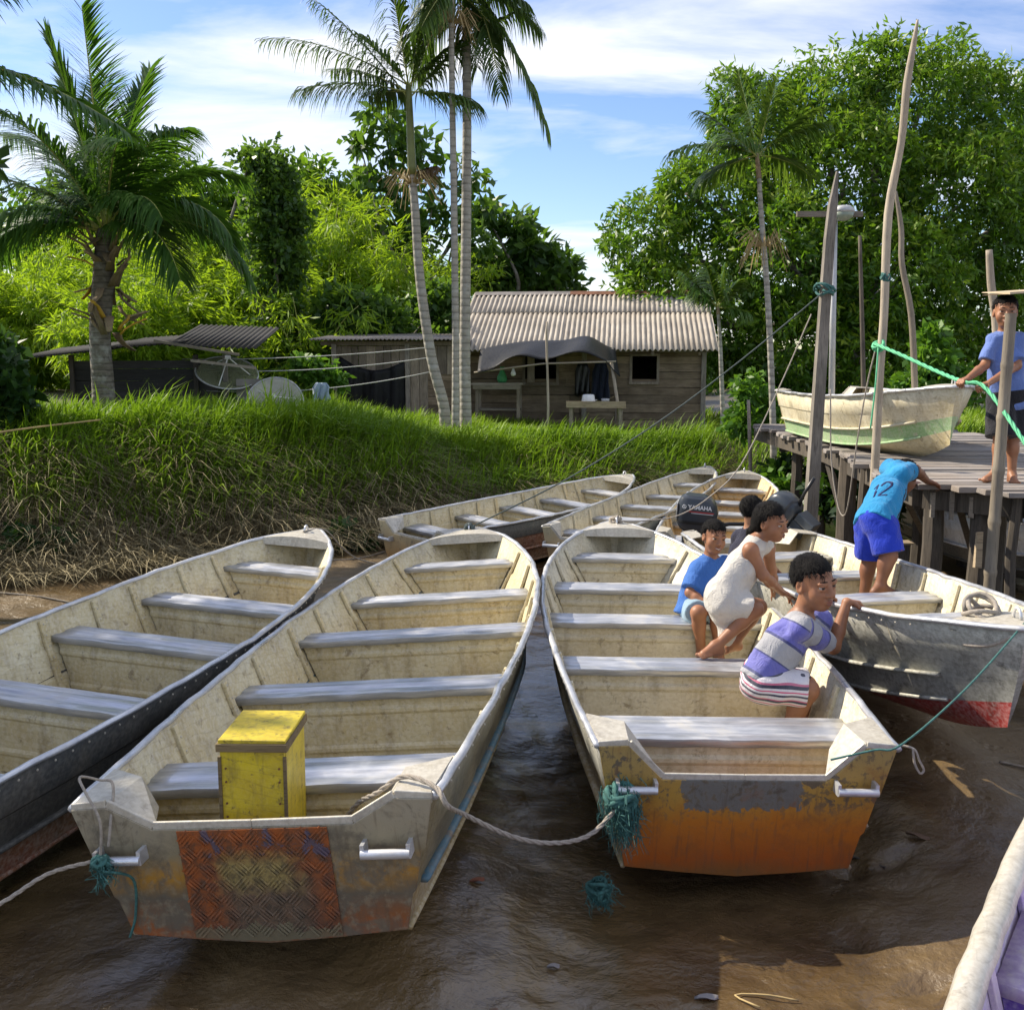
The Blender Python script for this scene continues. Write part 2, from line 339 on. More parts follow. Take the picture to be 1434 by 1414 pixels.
def m_trunk(name,c1,c2,rings):
    t=NT(name);o=t.oc();a=t.noise(o,5,5,.6);b=t.noise(t.map(o,(1,1,3)),9,5,.65)
    r=t.wave(o,rings,1.2,2,dir='Z');col=t.mix(t.ramp(b,[(.35,0.),(.65,1.)]),c1,c2)
    col=t.mix(t.math('MULTIPLY',t.ramp(r,[(.0,1.),(.2,0.)]),.6),col,tuple(q*.35 for q in c1))
    col=t.mix(t.ramp(a,[(.5,0.),(.7,.6)]),col,(.42,.42,.38))
    t.bump(t.math('ADD',r,t.math('MULTIPLY',b,.6)),.5,.01);return t.fin(col,.85)
M['palm_trunk']=m_trunk('ringed pale palm bark',(.27,.245,.20),(.38,.355,.30),2.6)
M['coco_trunk']=m_trunk('ringed dark palm bark',(.10,.085,.065),(.19,.165,.13),3.4)
M['bark']=m_trunk('grey bark',(.13,.11,.085),(.21,.185,.15),.2)
M['crownshaft']=m_plain('green crownshaft',(.15,.17,.045),.5,0,.25,4)
M['sheath']=m_wood('dry palm sheath',(.28,.205,.12),(.38,.29,.18),(.19,.13,.08),2)
M['sheath_yellow']=m_plain('yellow palm petiole',(.50,.30,.035),.5,0,.2,6)
M['rachis']=m_plain('frond rib',(.34,.36,.10),.5,0,.2,5)
M['thread']=m_plain('dry fruit strings',(.34,.25,.11),.8,0,.3,8)
M['leaf_coco']=m_leaf('coconut leaflet',[(.02,.055,.014),(.042,.11,.02),(.08,.16,.028)],.4,(.14,.30,.01),.5,'c',.25)
M['leaf_acai']=m_leaf('acai leaflet',[(.03,.06,.02),(.055,.10,.025),(.10,.15,.04)],.34,(.14,.26,.01),.5,'c',.25)
M['leaf_acai_y']=m_leaf('yellowing palm leaflet',[(.03,.09,.015),(.06,.14,.02),(.13,.19,.03)],.4,(.2,.3,.02),.4)
M['leaf_dead']=m_leaf('dead palm leaflet',[(.10,.065,.035),(.15,.10,.055),(.2,.14,.08)],.1,(.2,.12,.05),.8)
M['leaf_mango']=m_leaf('mango leaf',[(.026,.065,.010),(.07,.15,.014),(.15,.25,.02),(.29,.36,.03)],.45,(.20,.40,.012),.4)
M['leaf_bamboo']=m_leaf('bamboo leaf',[(.08,.17,.012),(.17,.29,.018),(.31,.42,.03)],.55,(.46,.66,.015),.5)
M['leaf_dark']=m_leaf('dark vine leaf',[(.010,.028,.009),(.02,.055,.012),(.05,.11,.02)],.26,(.10,.22,.01),.4)
M['leaf_mid']=m_leaf('broad tree leaf',[(.022,.06,.014),(.055,.12,.02),(.12,.20,.03)],.42,(.22,.40,.02),.42)
M['leaf_bright']=m_leaf('fresh shrub leaf',[(.04,.11,.015),(.08,.19,.02),(.15,.28,.03)],.42,(.2,.4,.015),.45)
M['grass']=m_leaf('bank grass blade',[(.07,.16,.012),(.13,.24,.016),(.21,.32,.022),(.32,.38,.05)],.35,(.24,.42,.01),.55)
M['straw']=m_leaf('dry grass stalk',[(.18,.145,.075),(.29,.235,.125),(.40,.335,.19),(.5,.43,.27)],.12,(.24,.2,.09),.75)
M['rope_grey']=m_plain('grey rope',(.34,.30,.25),.9,0,.25,60,.8,.004)
M['rope_teal']=m_plain('teal rope',(.045,.14,.125),.85,0,.35,60,.8,.004)
M['rope_dark']=m_plain('dark rope',(.07,.09,.085),.85,0,.25,60,.6,.003)
M['rope_green']=m_plain('bright green rope',(.10,.46,.23),.6,0,.2,30,.5,.004)
M['wire']=m_plain('pale wire',(.5,.5,.48),.6,0,.1)
M['metal']=m_alu('handle aluminium',(.52,.53,.55),(.72,.73,.75),.34,.7,(3,3,3))
M['galv']=m_alu('galvanised pipe',(.34,.35,.35),(.5,.5,.5),.5,.4,(9,9,2))
M['tarp']=m_plain('black plastic tarp',(.013,.0135,.015),.5,0,.3,3,.5,.02)
M['tarp'].node_tree.nodes['Principled BSDF'].inputs['Specular IOR Level'].default_value=.2
M['black']=m_plain('black plastic',(.012,.012,.013),.4,0,.2)
M['motor']=m_plain('dark slate cowling',(.035,.042,.052),.3,0,.15,3,.05,.002)
M['motor_leg']=m_plain('slate motor leg',(.055,.065,.075),.4,.1,.2,6,.1)
M['white']=m_plain('white enamel',(.72,.72,.70),.4,0,.08)
M['decal']=m_plain('silver lettering',(.75,.76,.78),.4,0,.02)
M['decal_red']=m_plain('red pinstripe',(.5,.03,.03),.4,0,.02)
M['yellow_box']=m_paint('yellow crate paint',(.56,.44,.012),(.46,.34,.012),(.12,.09,.02),0.,.5,2.2,.03)
M['wood_edge']=m_wood('dirty crate edge',(.16,.115,.055),(.24,.18,.08),(.10,.07,.04),0)
M['rust']=m_plain('rusty iron',(.14,.055,.025),.85,0,.35,9,.4)
def m_roof():
    t=NT('fibre cement sheet');o=t.oc();a=t.noise(o,1.3,6,.6);b=t.noise(t.map(o,(14,1.2,1.2)),1.5,5,.6);c=t.noise(o,24,4,.6)
    col=t.mix(t.ramp(a,[(.35,0.),(.65,1.)]),(.30,.265,.22),(.42,.38,.325));col=t.mix(t.math('MULTIPLY',t.ramp(b,[(.5,0.),(.7,1.)]),.5),col,(.16,.135,.11))
    col=t.mix(t.math('MULTIPLY',t.ramp(c,[(.55,0.),(.65,1.)]),.3),col,(.12,.11,.09));t.bump(c,.3,.006);return t.fin(col,.9)
M['roof']=m_roof()
M['tin']=m_plain('stained tin',(.20,.18,.16),.6,.3,.3,3,.3,.01)
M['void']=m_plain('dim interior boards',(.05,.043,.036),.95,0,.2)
M['hair']=None
def m_hair():
    t=NT('black hair');o=t.oc();a=t.noise(t.map(o,(60,60,9)),3,4,.7)
    t.bump(a,.9,.012);return t.fin(t.mix(a,(.003,.0026,.0025),(.010,.008,.0075)),.6,0,.15)
M['hair']=m_hair()
M['eye_w']=m_plain('eye white',(.36,.32,.29),.5,0,.05);M['iris']=m_plain('dark iris',(.010,.006,.004),.35,0,.05);M['lip']=m_plain('lip',(.23,.085,.06),.5,0,.1);M['teeth']=m_plain('teeth',(.72,.68,.6),.35,0,.05)
def m_mud():
    t=NT('wet river mud');p=t.pos();x,y,z=t.sep(p)
    a=t.noise(p,.55,6,.6,.6);b=t.noise(p,2.6,7,.6,.25);c=t.noise(p,22,6,.65,.1);r=t.noise(t.map(p,(1,1.5,1),(0,0,.5)),7.,6,.6,.25);pit=t.vor(t.new('VectorMath').outputs[0] if False else p,9.)
    col=t.mix(t.ramp(b,[(.34,0.),(.66,1.)]),(.066,.042,.019),(.13,.085,.036))
    col=t.mix(t.ramp(a,[(.45,0.),(.62,.8)]),col,(.15,.098,.038))
    # land behind the bank: leaf litter and soil
    soil=t.mix(t.ramp(b,[(.35,0.),(.65,1.)]),(.045,.035,.022),(.09,.07,.04))
    col=t.mix(t.ramp(z,[(.22,0.),(.45,1.)]),col,soil)
    # wetness has its own patches; pools are nearly smooth
    chan=t.math('ABSOLUTE',t.math('SUBTRACT',x,t.math('ADD',t.math('MULTIPLY',t.math('SINE',t.math('MULTIPLY',y,.9)),.12),.03)))
    wet=t.math('ADD',t.ramp(chan,[(.14,.5),(.75,0.)]),t.ramp(a,[(.34,.5),(.58,0.)]))
    wet=t.math('MULTIPLY',wet,t.ramp(z,[(.1,1.),(.3,0.)]))
    rough=t.math('SUBTRACT',.56,t.math('MULTIPLY',wet,.95),clamp=True)
    h=t.math('ADD',t.math('MULTIPLY',b,1.2),t.math('ADD',t.math('MULTIPLY',c,.16),t.math('MULTIPLY',r,.22)))
    h=t.math('ADD',h,t.math('MULTIPLY',t.ramp(pit,[(.0,0.),(.25,1.)]),t.math('MULTIPLY',t.ramp(a,[(.5,0.),(.6,1.)]),.25)))
    t.bump(h,.85,.055);t.math('ADD',0.,0.)
    cb=t.new('Bump');cb.inputs['Strength'].default_value=.42;cb.inputs['Distance'].default_value=.02;t.l.new(t.math('ADD',r,t.math('MULTIPLY',c,.25)),cb.inputs['Height']);t.l.new(cb.outputs[0],t.p.inputs['Coat Normal']);t.set(t.p.inputs['Coat Weight'],t.math('MULTIPLY',wet,1.7,clamp=True));t.p.inputs['Coat Roughness'].default_value=.09;t.p.inputs['Coat IOR'].default_value=1.5
    return t.fin(col,t.math('MAXIMUM',rough,.15),0.,.6)
M['mud']=m_mud()
# ------------------------------------------------------------------ terrain
def _h(ix,iy,seed):
    n=(ix.astype(np.int64)*374761393+iy.astype(np.int64)*668265263+seed*69069)&0x7fffffff
    n=((n^(n>>13))*1274126177)&0x7fffffff
    return ((n^(n>>16))&0xffff)/65535.
def vnoise(x,y,seed=0):
    ix=np.floor(x);iy=np.floor(y);fx=x-ix;fy=y-iy;fx=fx*fx*(3-2*fx);fy=fy*fy*(3-2*fy)
    a=_h(ix,iy,seed);b=_h(ix+1,iy,seed);c=_h(ix,iy+1,seed);d=_h(ix+1,iy+1,seed)
    return (a+(b-a)*fx)+((c+(d-c)*fx)-(a+(b-a)*fx))*fy
def fbm(x,y,oct=4,seed=0):
    s=0;a=.5
    for i in range(oct):s=s+a*(vnoise(x,y,seed+i)-.5);x=x*2.03+7.1;y=y*2.03+3.7;a*=.5
    return s
def bankline(x):return np.interp(x,[-30,-8,-5,-2.2,1,3.2,4.5,7,12,40],[8.5,9.2,10.3,12.2,14.2,15.8,15.6,13.0,11.5,10])
def toph(x):return np.interp(x,[-30,-12,-5,0,3,5,9,40],[1.5,1.45,1.32,.92,.74,.95,1.1,1.2])
_fr=random.Random(4)
FEET=[(_fr.uniform(-1.6,1.6),_fr.uniform(2.5,3.5),_fr.uniform(.3,2.6),.12) for _ in range(26)]+[(_fr.uniform(1.3,2.0),_fr.uniform(3.2,4.6),_fr.uniform(.3,2.6),.12) for _ in range(14)]+[(.55,2.75,.35,.9),(.9,2.6,.4,.8),(-.2,2.9,1.2,.5)]
def terrain(x,y):
    x=np.asarray(x,float);y=np.asarray(y,float)
    d=y-bankline(x)+.5*fbm(x*.8,y*.8,3,5);s=np.clip(d/2.5,0,1);s=s*s*(3-2*s)
    z=toph(x)*s
    mud=1-s
    z=z+mud*(.05*fbm(x*1.1,y*1.1,4,11)+.05*fbm(x*4.5,y*4.5,4,21)+.012*np.abs(fbm(x*14,y*14,3,31)))-.03*mud
    z=z+mud*.11*np.exp(-((x+.75)/.55)**2-((y-4.6)/1.6)**2)-mud*.05*np.exp(-((x-.03)/.3)**2)*np.clip((7.5-y)/4,0,1)
    z=z+mud*.13*np.exp(-((x-2.25)/.45)**4-((y-6.6)/2.2)**4)
    z=z-mud*.09*np.exp(-((x-1.)/.85)**4-((y-5.)/1.7)**4)
    if len(FEET):
        for fx,fy,fa,fl in FEET:
            u_=(x-fx)*math.cos(fa)+(y-fy)*math.sin(fa);v_=-(x-fx)*math.sin(fa)+(y-fy)*math.cos(fa);q_=(u_/fl)**2+(v_/.05)**2
            z=z+mud*(-.035*np.exp(-q_)+.014*np.exp(-(q_-1.6)**2*2))
    z=z+s*.15*fbm(x*.6,y*.6,3,41)+.02*np.clip(y-35,0,80)
    return z
def tz(x,y):return float(terrain(np.array([x]),np.array([y]))[0])
def axis(lo,hi,st,far):
    a=np.arange(lo,hi+1e-6,st);o=[];d=st
    v=hi
    while v<far:d*=1.35;v+=d;o.append(v)
    p=[];d=st;v=lo
    while v>-far:d*=1.35;v-=d;p.append(v)
    return np.array(p[::-1]+list(a)+o)
gx=axis(-7,7,.05,900);gy=axis(1.6,17,.05,900)
X,Y=np.meshgrid(gx,gy);Zt=terrain(X,Y)
V=np.stack([X.ravel(),Y.ravel(),Zt.ravel()],-1);nx=len(gx);ny=len(gy)
i,j=np.meshgrid(np.arange(nx-1),np.arange(ny-1));a=(j*nx+i).ravel()
ground=npmesh('ground',V,np.stack([a,a+1,a+nx+1,a+nx],-1),M['mud']);ground['kind']='structure'
# ------------------------------------------------------------------ grass on the bank
def blades(n,xr,dr,hr,wr,lean,seed,straw=False,sel=None):
    g=np.random.default_rng(seed)
    x=g.uniform(*xr,n);d=g.uniform(0,1,n)**(.8)*(dr[1]-dr[0])+dr[0];y=bankline(x)+d
    if sel is not None:
        k=sel(x,y,d,g);x,y,d=x[k],y[k],d[k];n=len(x)
    z=terrain(x,y);H=g.uniform(*hr,n)*(.45+.75*np.clip(vnoise(x*1.3,y*1.3,3),0,1)+.45*vnoise(x*3.7,y*3.7,13));W=g.uniform(*wr,n)
    H=H*np.where(d>2.5,np.where(x>-1.6,.5,.62),1.)*np.where((x>-1.2)&(d>1.2),.75,1.)
    an=g.uniform(0,2*np.pi,n)
    wind=np.stack([.55+.35*g.normal(size=n),-.35+.4*g.normal(size=n)],-1)
    ld=np.stack([np.cos(an),np.sin(an)],-1)*.6+wind;ld/=np.linalg.norm(ld,axis=1)[:,None]
    L=g.uniform(*lean,n)
    side=np.stack([-ld[:,1],ld[:,0]],-1);mixs=g.uniform(-1,1,n)
    ts=np.array([0,.4,.75,1.]);ws=np.array([1,.85,.5,.05])
    VV=[];
    for t,w in zip(ts,ws):
        off=(L*t**1.8*H)[:,None]*ld;up=H*(t-(L*.55)*t**2.6)
        c=np.stack([x+off[:,0],y+off[:,1],z-.02+up],-1)
        s=np.stack([side[:,0],side[:,1],.15*mixs],-1)*(W*w*.5)[:,None]
        VV+=[c-s,c+s]
    V=np.stack(VV,1).reshape(-1,3);b=np.arange(n)[:,None]*8
    q=np.concatenate([b+np.array([0,1,3,2]),b+np.array([2,3,5,4]),b+np.array([4,5,7,6])],0)
    c=np.clip(g.normal(.45,.2,n)+.35*(vnoise(x*.9,y*.9,9)-.5),0,1)
    return V,q,np.repeat(c,8),(x,y,d)
def greensel(x,y,d,g):
    lo=.62+.5*vnoise(x*.8,y*.3,77)+np.interp(x,[-7,-2,2],[.35,.1,-.25])
    return g.uniform(0,1,len(x))<np.clip((d-lo+.35)/.6,.03,1)
V,q,c,_=blades(82000,(-11,3.4),(.3,6.2),(.30,.82),(.012,.028),(.25,1.15),1,sel=greensel)
o=npmesh('grass',V,q,M['grass'],attrs={'c':c});tag(o,'long fresh green grass covering the top of the river bank','grass',kind='stuff')
def strawsel(x,y,d,g):
    hi=1.5+.5*vnoise(x*.8,y*.3,77)+np.interp(x,[-7,-2,2],[.5,.2,-.2])
    return g.uniform(0,1,len(x))<np.clip((hi-d+.3)/.8,.02,1)
V,q,c,_=blades(60000,(-10,3.6),(-.25,3.2),(.22,.6),(.007,.014),(.7,1.7),2,sel=strawsel)
o=npmesh('dry_grass',V,q,M['straw'],attrs={'c':c});tag(o,'tangled dry brown grass stalks hanging down the lower bank','dry grass',kind='stuff')
def rsel(x,y,d,g):return (y>14.5)&(x>3.6)&~((x<6.3)&(y<14.9))
V,q,c,_=blades(16000,(3.6,12),(-.5,8),(.4,.9),(.014,.028),(.2,.8),3,sel=rsel)
o=npmesh('grass',V,q,M['grass'],attrs={'c':np.clip(c+.15,0,1)});tag(o,'tall bright grass growing behind the timber jetty','grass',kind='stuff')
# ------------------------------------------------------------------ boats
BT=[0,.08,.2,.35,.5,.65,.76,.85,.91,.955,.985,1.]
BW=[.61,.64,.68,.71,.715,.67,.585,.46,.34,.215,.11,.045]
BZ=[.60,.60,.60,.60,.605,.62,.645,.675,.70,.715,.725,.73]
from bisect import bisect
_tt=np.linspace(0,1,101)
def smooth_tab(ys):
    v=np.interp(_tt,BT,ys)
    for _ in range(6):v[1:-1]=(v[:-2]+2*v[1:-1]+v[2:])/4
    return v
_W=smooth_tab(BW);_Z=smooth_tab(BZ)
class Hull:
    def __init__(s,L,ws,deep=0.):s.L=L;s.ws=ws;s.deep=deep
    def w(s,t):return float(np.interp(t,_tt,_W))*s.ws
    def zr(s,t):return float(np.interp(t,_tt,_Z))
    def sec(s,t):
        """half section, keel to rim: list of (x,y,z)"""
        w=s.w(t);zr=s.zr(t)
        cf=interp(t,[0,.5,.75,.9,1],[.78,.78,.66,.45,.35]);c=w*cf
        zc=.10+(max(0,t-.5)/.5)**2*.24;zk=.055*max(0,1-t*1.6)+(max(0,t-.62)/.38)**2.3*.20
        zc-=s.deep*(1-t);zk-=s.deep*(1-t)
        P=[(0,zk),(c*.5,lerp(zk,zc,.42)),(c,zc)]
        st=.011*min(1,(1-t)*8)
        for f,o in((.28,0),(.31,st),(.60,st),(.63,2*st),(1.,2*st)):
            P.append((lerp(c,w-2*st,f)+o,lerp(zc,zr,f)))
        out=[]
        for y,z in P:
            zf=(z+s.deep*(1-t))/zr;x=t*s.L
            if t<.12:x+=.075*(1-zf)*(1-t/.12)
            if t>.72:x-=.30*(s.L/4.8)*(1-zf)*((t-.72)/.28)**1.6
            out.append((x,y,z))
        return out
    def half(s,x,z):
        """inner half width at local x and height z"""
        t=x/s.L
        for _ in range(5):
            P=s.sec(min(max(t,0),1));zz=[p[2] for p in P];xx=float(np.interp(z,zz,[p[0] for p in P]));t=min(max(t+(x-xx)/s.L,0),1)
        return float(np.interp(z,zz,[p[1] for p in P]))-.013
SEATF=[.083,.30,.50,.675,.84]
def make_boat(name,label,q,L,ws,outer,inner,transom='transom_X',group=None,seats=SEATF,handles=True,detail=True,rail='rail',deck=True,tread=False,seatdepth=None,rimw=.018,drop=.125,cut=.115,deep=0.,rivets=False):
    x,y,h,pitch,z0,roll=q
    root=empty(name,(x,y,z0),label,'boat',group,(roll,-pitch,h))
    H=Hull(L,ws,deep);N=40
    ts=[(i/N) for i in range(N)]+[.985,.993,1.] ;ts=sorted(set(ts))
    # hull shell
    mb=MB();K=8
    secs=[H.sec(t) for t in ts]
    rows=[[(p[0],-p[1],p[2]) for p in S[::-1]]+[p for p in S[1:]] for S in secs]
    n=len(rows[0])
    rv=np.array(rows);sd_=int(abs(x*100+y*10))%97
    nzv=.006*(vnoise(rv[...,0]*4.5+sd_,rv[...,2]*7+np.sign(rv[...,1])*3,sd_)-.5)*2;nzv[:2]=0;nzv[:,[0,-1]]=0
    rv[...,1]+=nzv*np.sign(rv[...,1]);rows=[[tuple(p) for p in r] for r in rv]
    for r in rows:mb.v+=r
    strip=lambda j:(j if j>=K-1 else K-2-j)   # 0.. from keel
    for i in range(len(rows)-1):
        for j in range(n-1):
            a=i*n+j;mb.f.append((a,a+1,a+n+1,a+n))
            k=(j-(K-1)) if j>=K-1 else (K-2-j)
            mb.m.append(k)
    e=(len(rows)-1)*n
    for j in range(K-1):mb.f.append((e+j+1,e+n-2-j,e+n-1-j,e+j));mb.m.append(6 if j<3 else 2)
    # 7 strips: 2 bottom, 5 side
    b_,l_,m_,u_=[M[k] for k in outer[:4]]
    slots=[b_,b_,l_,l_,m_,m_,u_]+[M[inner]]*7
    hull=mb.build('hull',slots,root,auto=30)
    so_=hull.modifiers.new('s','SOLIDIFY');so_.thickness=.008;so_.offset=-1;so_.material_offset=7
    # rolled gunwale, one rail all round
    g=[]
    for t in ts:
        S=H.sec(t)[-1];g.append(S)
    rj=np.random.default_rng(int(abs(x*100)));jt=lambda:float(rj.normal()*.0022)
    path=[(p[0],p[1]+.004+jt(),p[2]+jt()) for p in g]+[(p[0],-p[1]-.004+jt(),p[2]+jt()) for p in g[::-1]]
    MB().tube(path,rimw,8,flat=.8).build('gunwale',M[rail],root,smooth=True)
    # rub rail (outside lap) on each side
    for sgn in(-1,1):
        pts=[]
        for t in np.linspace(.01,.90,24):
            P=H.sec(t);p=P[4];pts.append((p[0],sgn*(p[1]+.012),p[2]+.005))
        MB().tube(pts,.022,6,flat=.6).build('rub_rail',M[outer[4] if len(outer)>4 else outer[2]],root,smooth=True)
        pts=[]
        for t in np.linspace(.0,.9,20):
            p=H.sec(t)[2];pts.append((p[0],sgn*(p[1]+.004),p[2]))
        MB().tube(pts,.012,6).build('chine_rail',M[outer[1]],root,smooth=True)
    # seats with front and back riser
    for k,f in enumerate(seats):
        dp=(.31 if k==0 else .25) if seatdepth is None else seatdepth
        x0=f*L;x1=x0+dp;zs=H.zr(f)-(drop if k<4 else .105)
        ya=H.half(x0,zs);yb=H.half(x1,zs)
        prof=[(0,-.035),(.006,0),(.05,.003),(.06,-.003),(.11,-.003),(.12,.003),(dp-.07,.003),(dp-.06,-.003),(dp-.02,0),(dp,-.004),(dp,-.03)]
        rows_=[]
        M_=14
        for dx,dz in prof:
            yy=lerp(ya,yb,dx/dp)
            rows_.append([(x0+dx,lerp(yy,-yy,u/M_),zs+dz+.0025*math.sin(u*1.9+k*2+x*3)*(1 if dx<.01 else .3)) for u in range(M_+1)])
        sb=MB().grid(rows_);seat=sb.build('seat',M['seat'],root,auto=35)
        so_=seat.modifiers.new('s','SOLIDIFY');so_.thickness=.006;so_.offset=-1
        for xr,face in((x0+.03,-1),(x1-.03,1)):
            zt=zs-.012;zb=H.sec(min(xr/L+.02,1))[1][2]+.012
            rows_=[]
            levels=[1,.84,.80,.76,.72,.34,.30,.26,.22,.0] if face<0 else [1,.5,0]
            for lv in levels:
                z=lerp(zb,zt,lv);yy=max(.02,H.half(xr,z)-.003);d=.010 if (lv in(.80,.76,.30,.26)) else 0
                rows_.append([(xr+face*d,lerp(yy,-yy,u/8),z) for u in range(9)])
            MB().grid(rows_).build('riser',M[inner],seat,auto=25)
    # ribs
    rx=[]
    for k,f in enumerate(seats):
        x0=f*L;dp=(.31 if k==0 else .25)
        rx+=[(x0-.05,0.),(x0+dp+.16,.42)]
    for xr,lo in rx:
        if xr<.12 or xr>L*.90:continue
        P=H.sec(xr/L)
        for sgn in(-1,1):
            pts=[]
            for f in(lo,.3,.5,.7,.97):
                if f<lo:continue
                z=lerp(P[2][2],P[-1][2],f);pts.append((xr,sgn*(H.half(xr,z)-.006),z))
            rb=MB()
            for a_,b2 in zip(pts[:-1],pts[1:]):rb.bar(a_,b2,.045,.02,(0,sgn,0.3))
            rb.build('rib',M[inner],root,bevel=.004)
    if rivets:
        mb=MB();ds=lambda c,ax:mb.lathe([(.0065,0),(.005,.003),(.0015,.0042)],6,Matrix.Translation(c)@Vector((0,0,1)).rotation_difference(Vector(ax)).to_matrix().to_4x4())
        for xr,lo in rx:
            if xr<.12 or xr>L*.9:continue
            P=H.sec(xr/L)
            for sgn in(-1,1):
                for f in np.arange(max(lo,.1)+.05,.95,.13):
                    z=lerp(P[2][2],P[-1][2],f);ds((xr,sgn*(H.half(xr,z)-.0165),z),(0,-sgn,.25))
        for t in np.arange(.02,.9,.022):
            S=H.sec(t)
            for sgn in(-1,1):
                p=S[-1];ds((p[0],sgn*(p[1]+.006),p[2]-.035),(0,sgn,.1));ds((S[4][0]+.01,sgn*(S[4][1]+.004),S[4][2]+.06),(0,sgn,.1))
        S=H.sec(0)
        for sgn in(-1,1):
            pass
        rv_=mb.build('rivets',M['knee'],root);rv_['kind']='stuff'
    # bow deck
    if deck:
        d0=.925;poly=[]
        tsd=[t for t in ts if t>d0];tsd=[d0]+tsd
        Lp=[H.sec(t)[-1] for t in tsd]
        mb=MB();rows_=[]
        for p in Lp:
            hw=max(p[1]-.006,.004);rows_.append([(p[0],lerp(hw,-hw,u/6),p[2]+.012+.028*(1-(2*u/6-1)**2)*min(1,hw*4)) for u in range(7)])
        mb.grid(rows_)
        p=Lp[0];hw=p[1]-.006
        mb.grid([rows_[0],[(v[0]-.004,v[1],p[2]-.035) for v in rows_[0]],[(v[0]+.02,v[1],p[2]-.038) for v in rows_[0]]])
        mb.build('bow_deck',M['knee'],root,auto=35)
        # bow ring
        bp=H.sec(.975)[-1];mb=MB()
        mb.tube([(bp[0]-.04+.05*math.cos(a)*.6,0,bp[2]+.035+.04*math.sin(a)) for a in np.linspace(-.3,math.pi+.3,9)],.008,6)
        mb.build('mooring_ring',M['metal'],root,smooth=True)
    # transom with notch
    S=H.sec(0);zr=H.zr(0);wt=S[-1][1];tx=lambda z:.075*(1-z/zr)
    pts2=[(-p[1],p[2]) for p in S[::-1]][:-1]+[(p[1],p[2]) for p in S]
    top=[(wt*.80,zr+.006),(wt*.56,zr-cut),(-wt*.56,zr-cut),(-wt*.80,zr+.006)]
    poly=pts2+top
    mb=MB().prism([(tx(z)-.002,yy,z) for yy,z in poly],(-.014,0,0))
    tr=mb.build('transom',M[transom],root,bevel=.003)
    cap=[(wt,zr),(wt*.80,zr+.012),(wt*.56,zr-cut+.006),(0,zr-cut+.003),(-wt*.56,zr-cut+.006),(-wt*.80,zr+.012),(-wt,zr)]
    mb=MB()
    for a_,b2 in zip(cap[:-1],cap[1:]):
        mb.bar((tx(a_[1])-.002,a_[0],a_[1]),(tx(b2[1])-.002,b2[0],b2[1]),.04,.014,(1,0,0))
    mb.build('transom_cap',M['knee'],tr,bevel=.004)
    # knees: folded corner plates, flat on top, sloping down to the notch
    for sgn in(-1,1):
        p1=H.sec(.34/L)[-1]
        A=(0.,sgn*(wt-.005),zr+.014);B=(p1[0],sgn*(p1[1]-.01),zr+.010);C=(0.,sgn*wt*.80,zr+.018);D=(.03,sgn*wt*.56,zr-cut+.012);E_=(.24,sgn*wt*.78,zr+.012);F_=(.20,sgn*wt*.67,zr-.09)
        mb=MB().add([A,B,E_,C,D,F_],[(0,1,2,3),(3,2,5,4)] if sgn<0 else [(3,2,1,0),(4,5,2,3)])
        kn=mb.build('knee_plate',M['knee'],root);s2=kn.modifiers.new('s','SOLIDIFY');s2.thickness=.008;s2.offset=0
    if handles:
        for sgn in(-1,1):
            zc=zr-.175;yc=sgn*wt*.74;xo=tx(zc)-.016
            mb=MB();mb.tube([(xo-.055,yc-.085,zc),(xo-.055,yc+.085,zc)],.017,10)
            for e in(-1,1):
                mb.box((xo-.028,yc+e*.08,zc+.008),(.06,.014,.05))
            mb.build('handle',M['metal'],tr,auto=40)
    if tread:
        mb=MB();zt=zr-cut-.006;zb=.09
        sl=Matrix.Rotation(math.atan2(.075,zr),3,'Y')
        mb.prism([(tx(z)-.0175,yy,z) for yy,z in((-.27,.085),(0,.066),(.27,.085),(.27,zt),(-.27,zt))],(-.004,0,0))
        nx_,nz_=9,7;sy=.54/nx_;sz=(zt-zb)/nz_
        for i in range(nx_):
            for j in range(nz_):
                cy=-.27+sy*(i+.5);cz=zb+sz*(j+.5);sg=1 if (i+j)%2 else -1
                for k in(-1.5,-.5,.5,1.5):
                    ca=math.pi/4*sg
                    oy=-k*.0125*math.sin(ca);oz=k*.0125*math.cos(ca)
                    mb.box((tx(cz+oz)-.0225,cy+oy,cz+oz),(.005,.052,.0065),Matrix.Rotation(ca,3,'X'),.001)
        t_=mb.build('tread_plate',M['tread'],tr);t_['kind']='stuff'
    return root,H
def bw(root,p):
    bpy.context.view_layer.update();return root.matrix_world@Vector(p)
BO={}
BQ={'A':((-2.731,3.647,1.324,.031,.017,.04),4.658,.96),'B':((-.86,3.379,1.462,-.01,.132,-.082),5.37,1.058),'C':((.972,4.156,1.596,.019,.038,.022),4.612,1.027),
'D':((-1.052,10.588,.833,.023,-.084,.046),3.841,.82),'E':((.675,9.947,1.119,.009,-.004,-.009),4.617,.66),'F':((1.87,9.832,1.255,.03,-.054,.008),3.727,.80),'G':((1.9595, 8.6527, -1.457, 0.024, 0.1873, 0.015),4.061,0.839)}
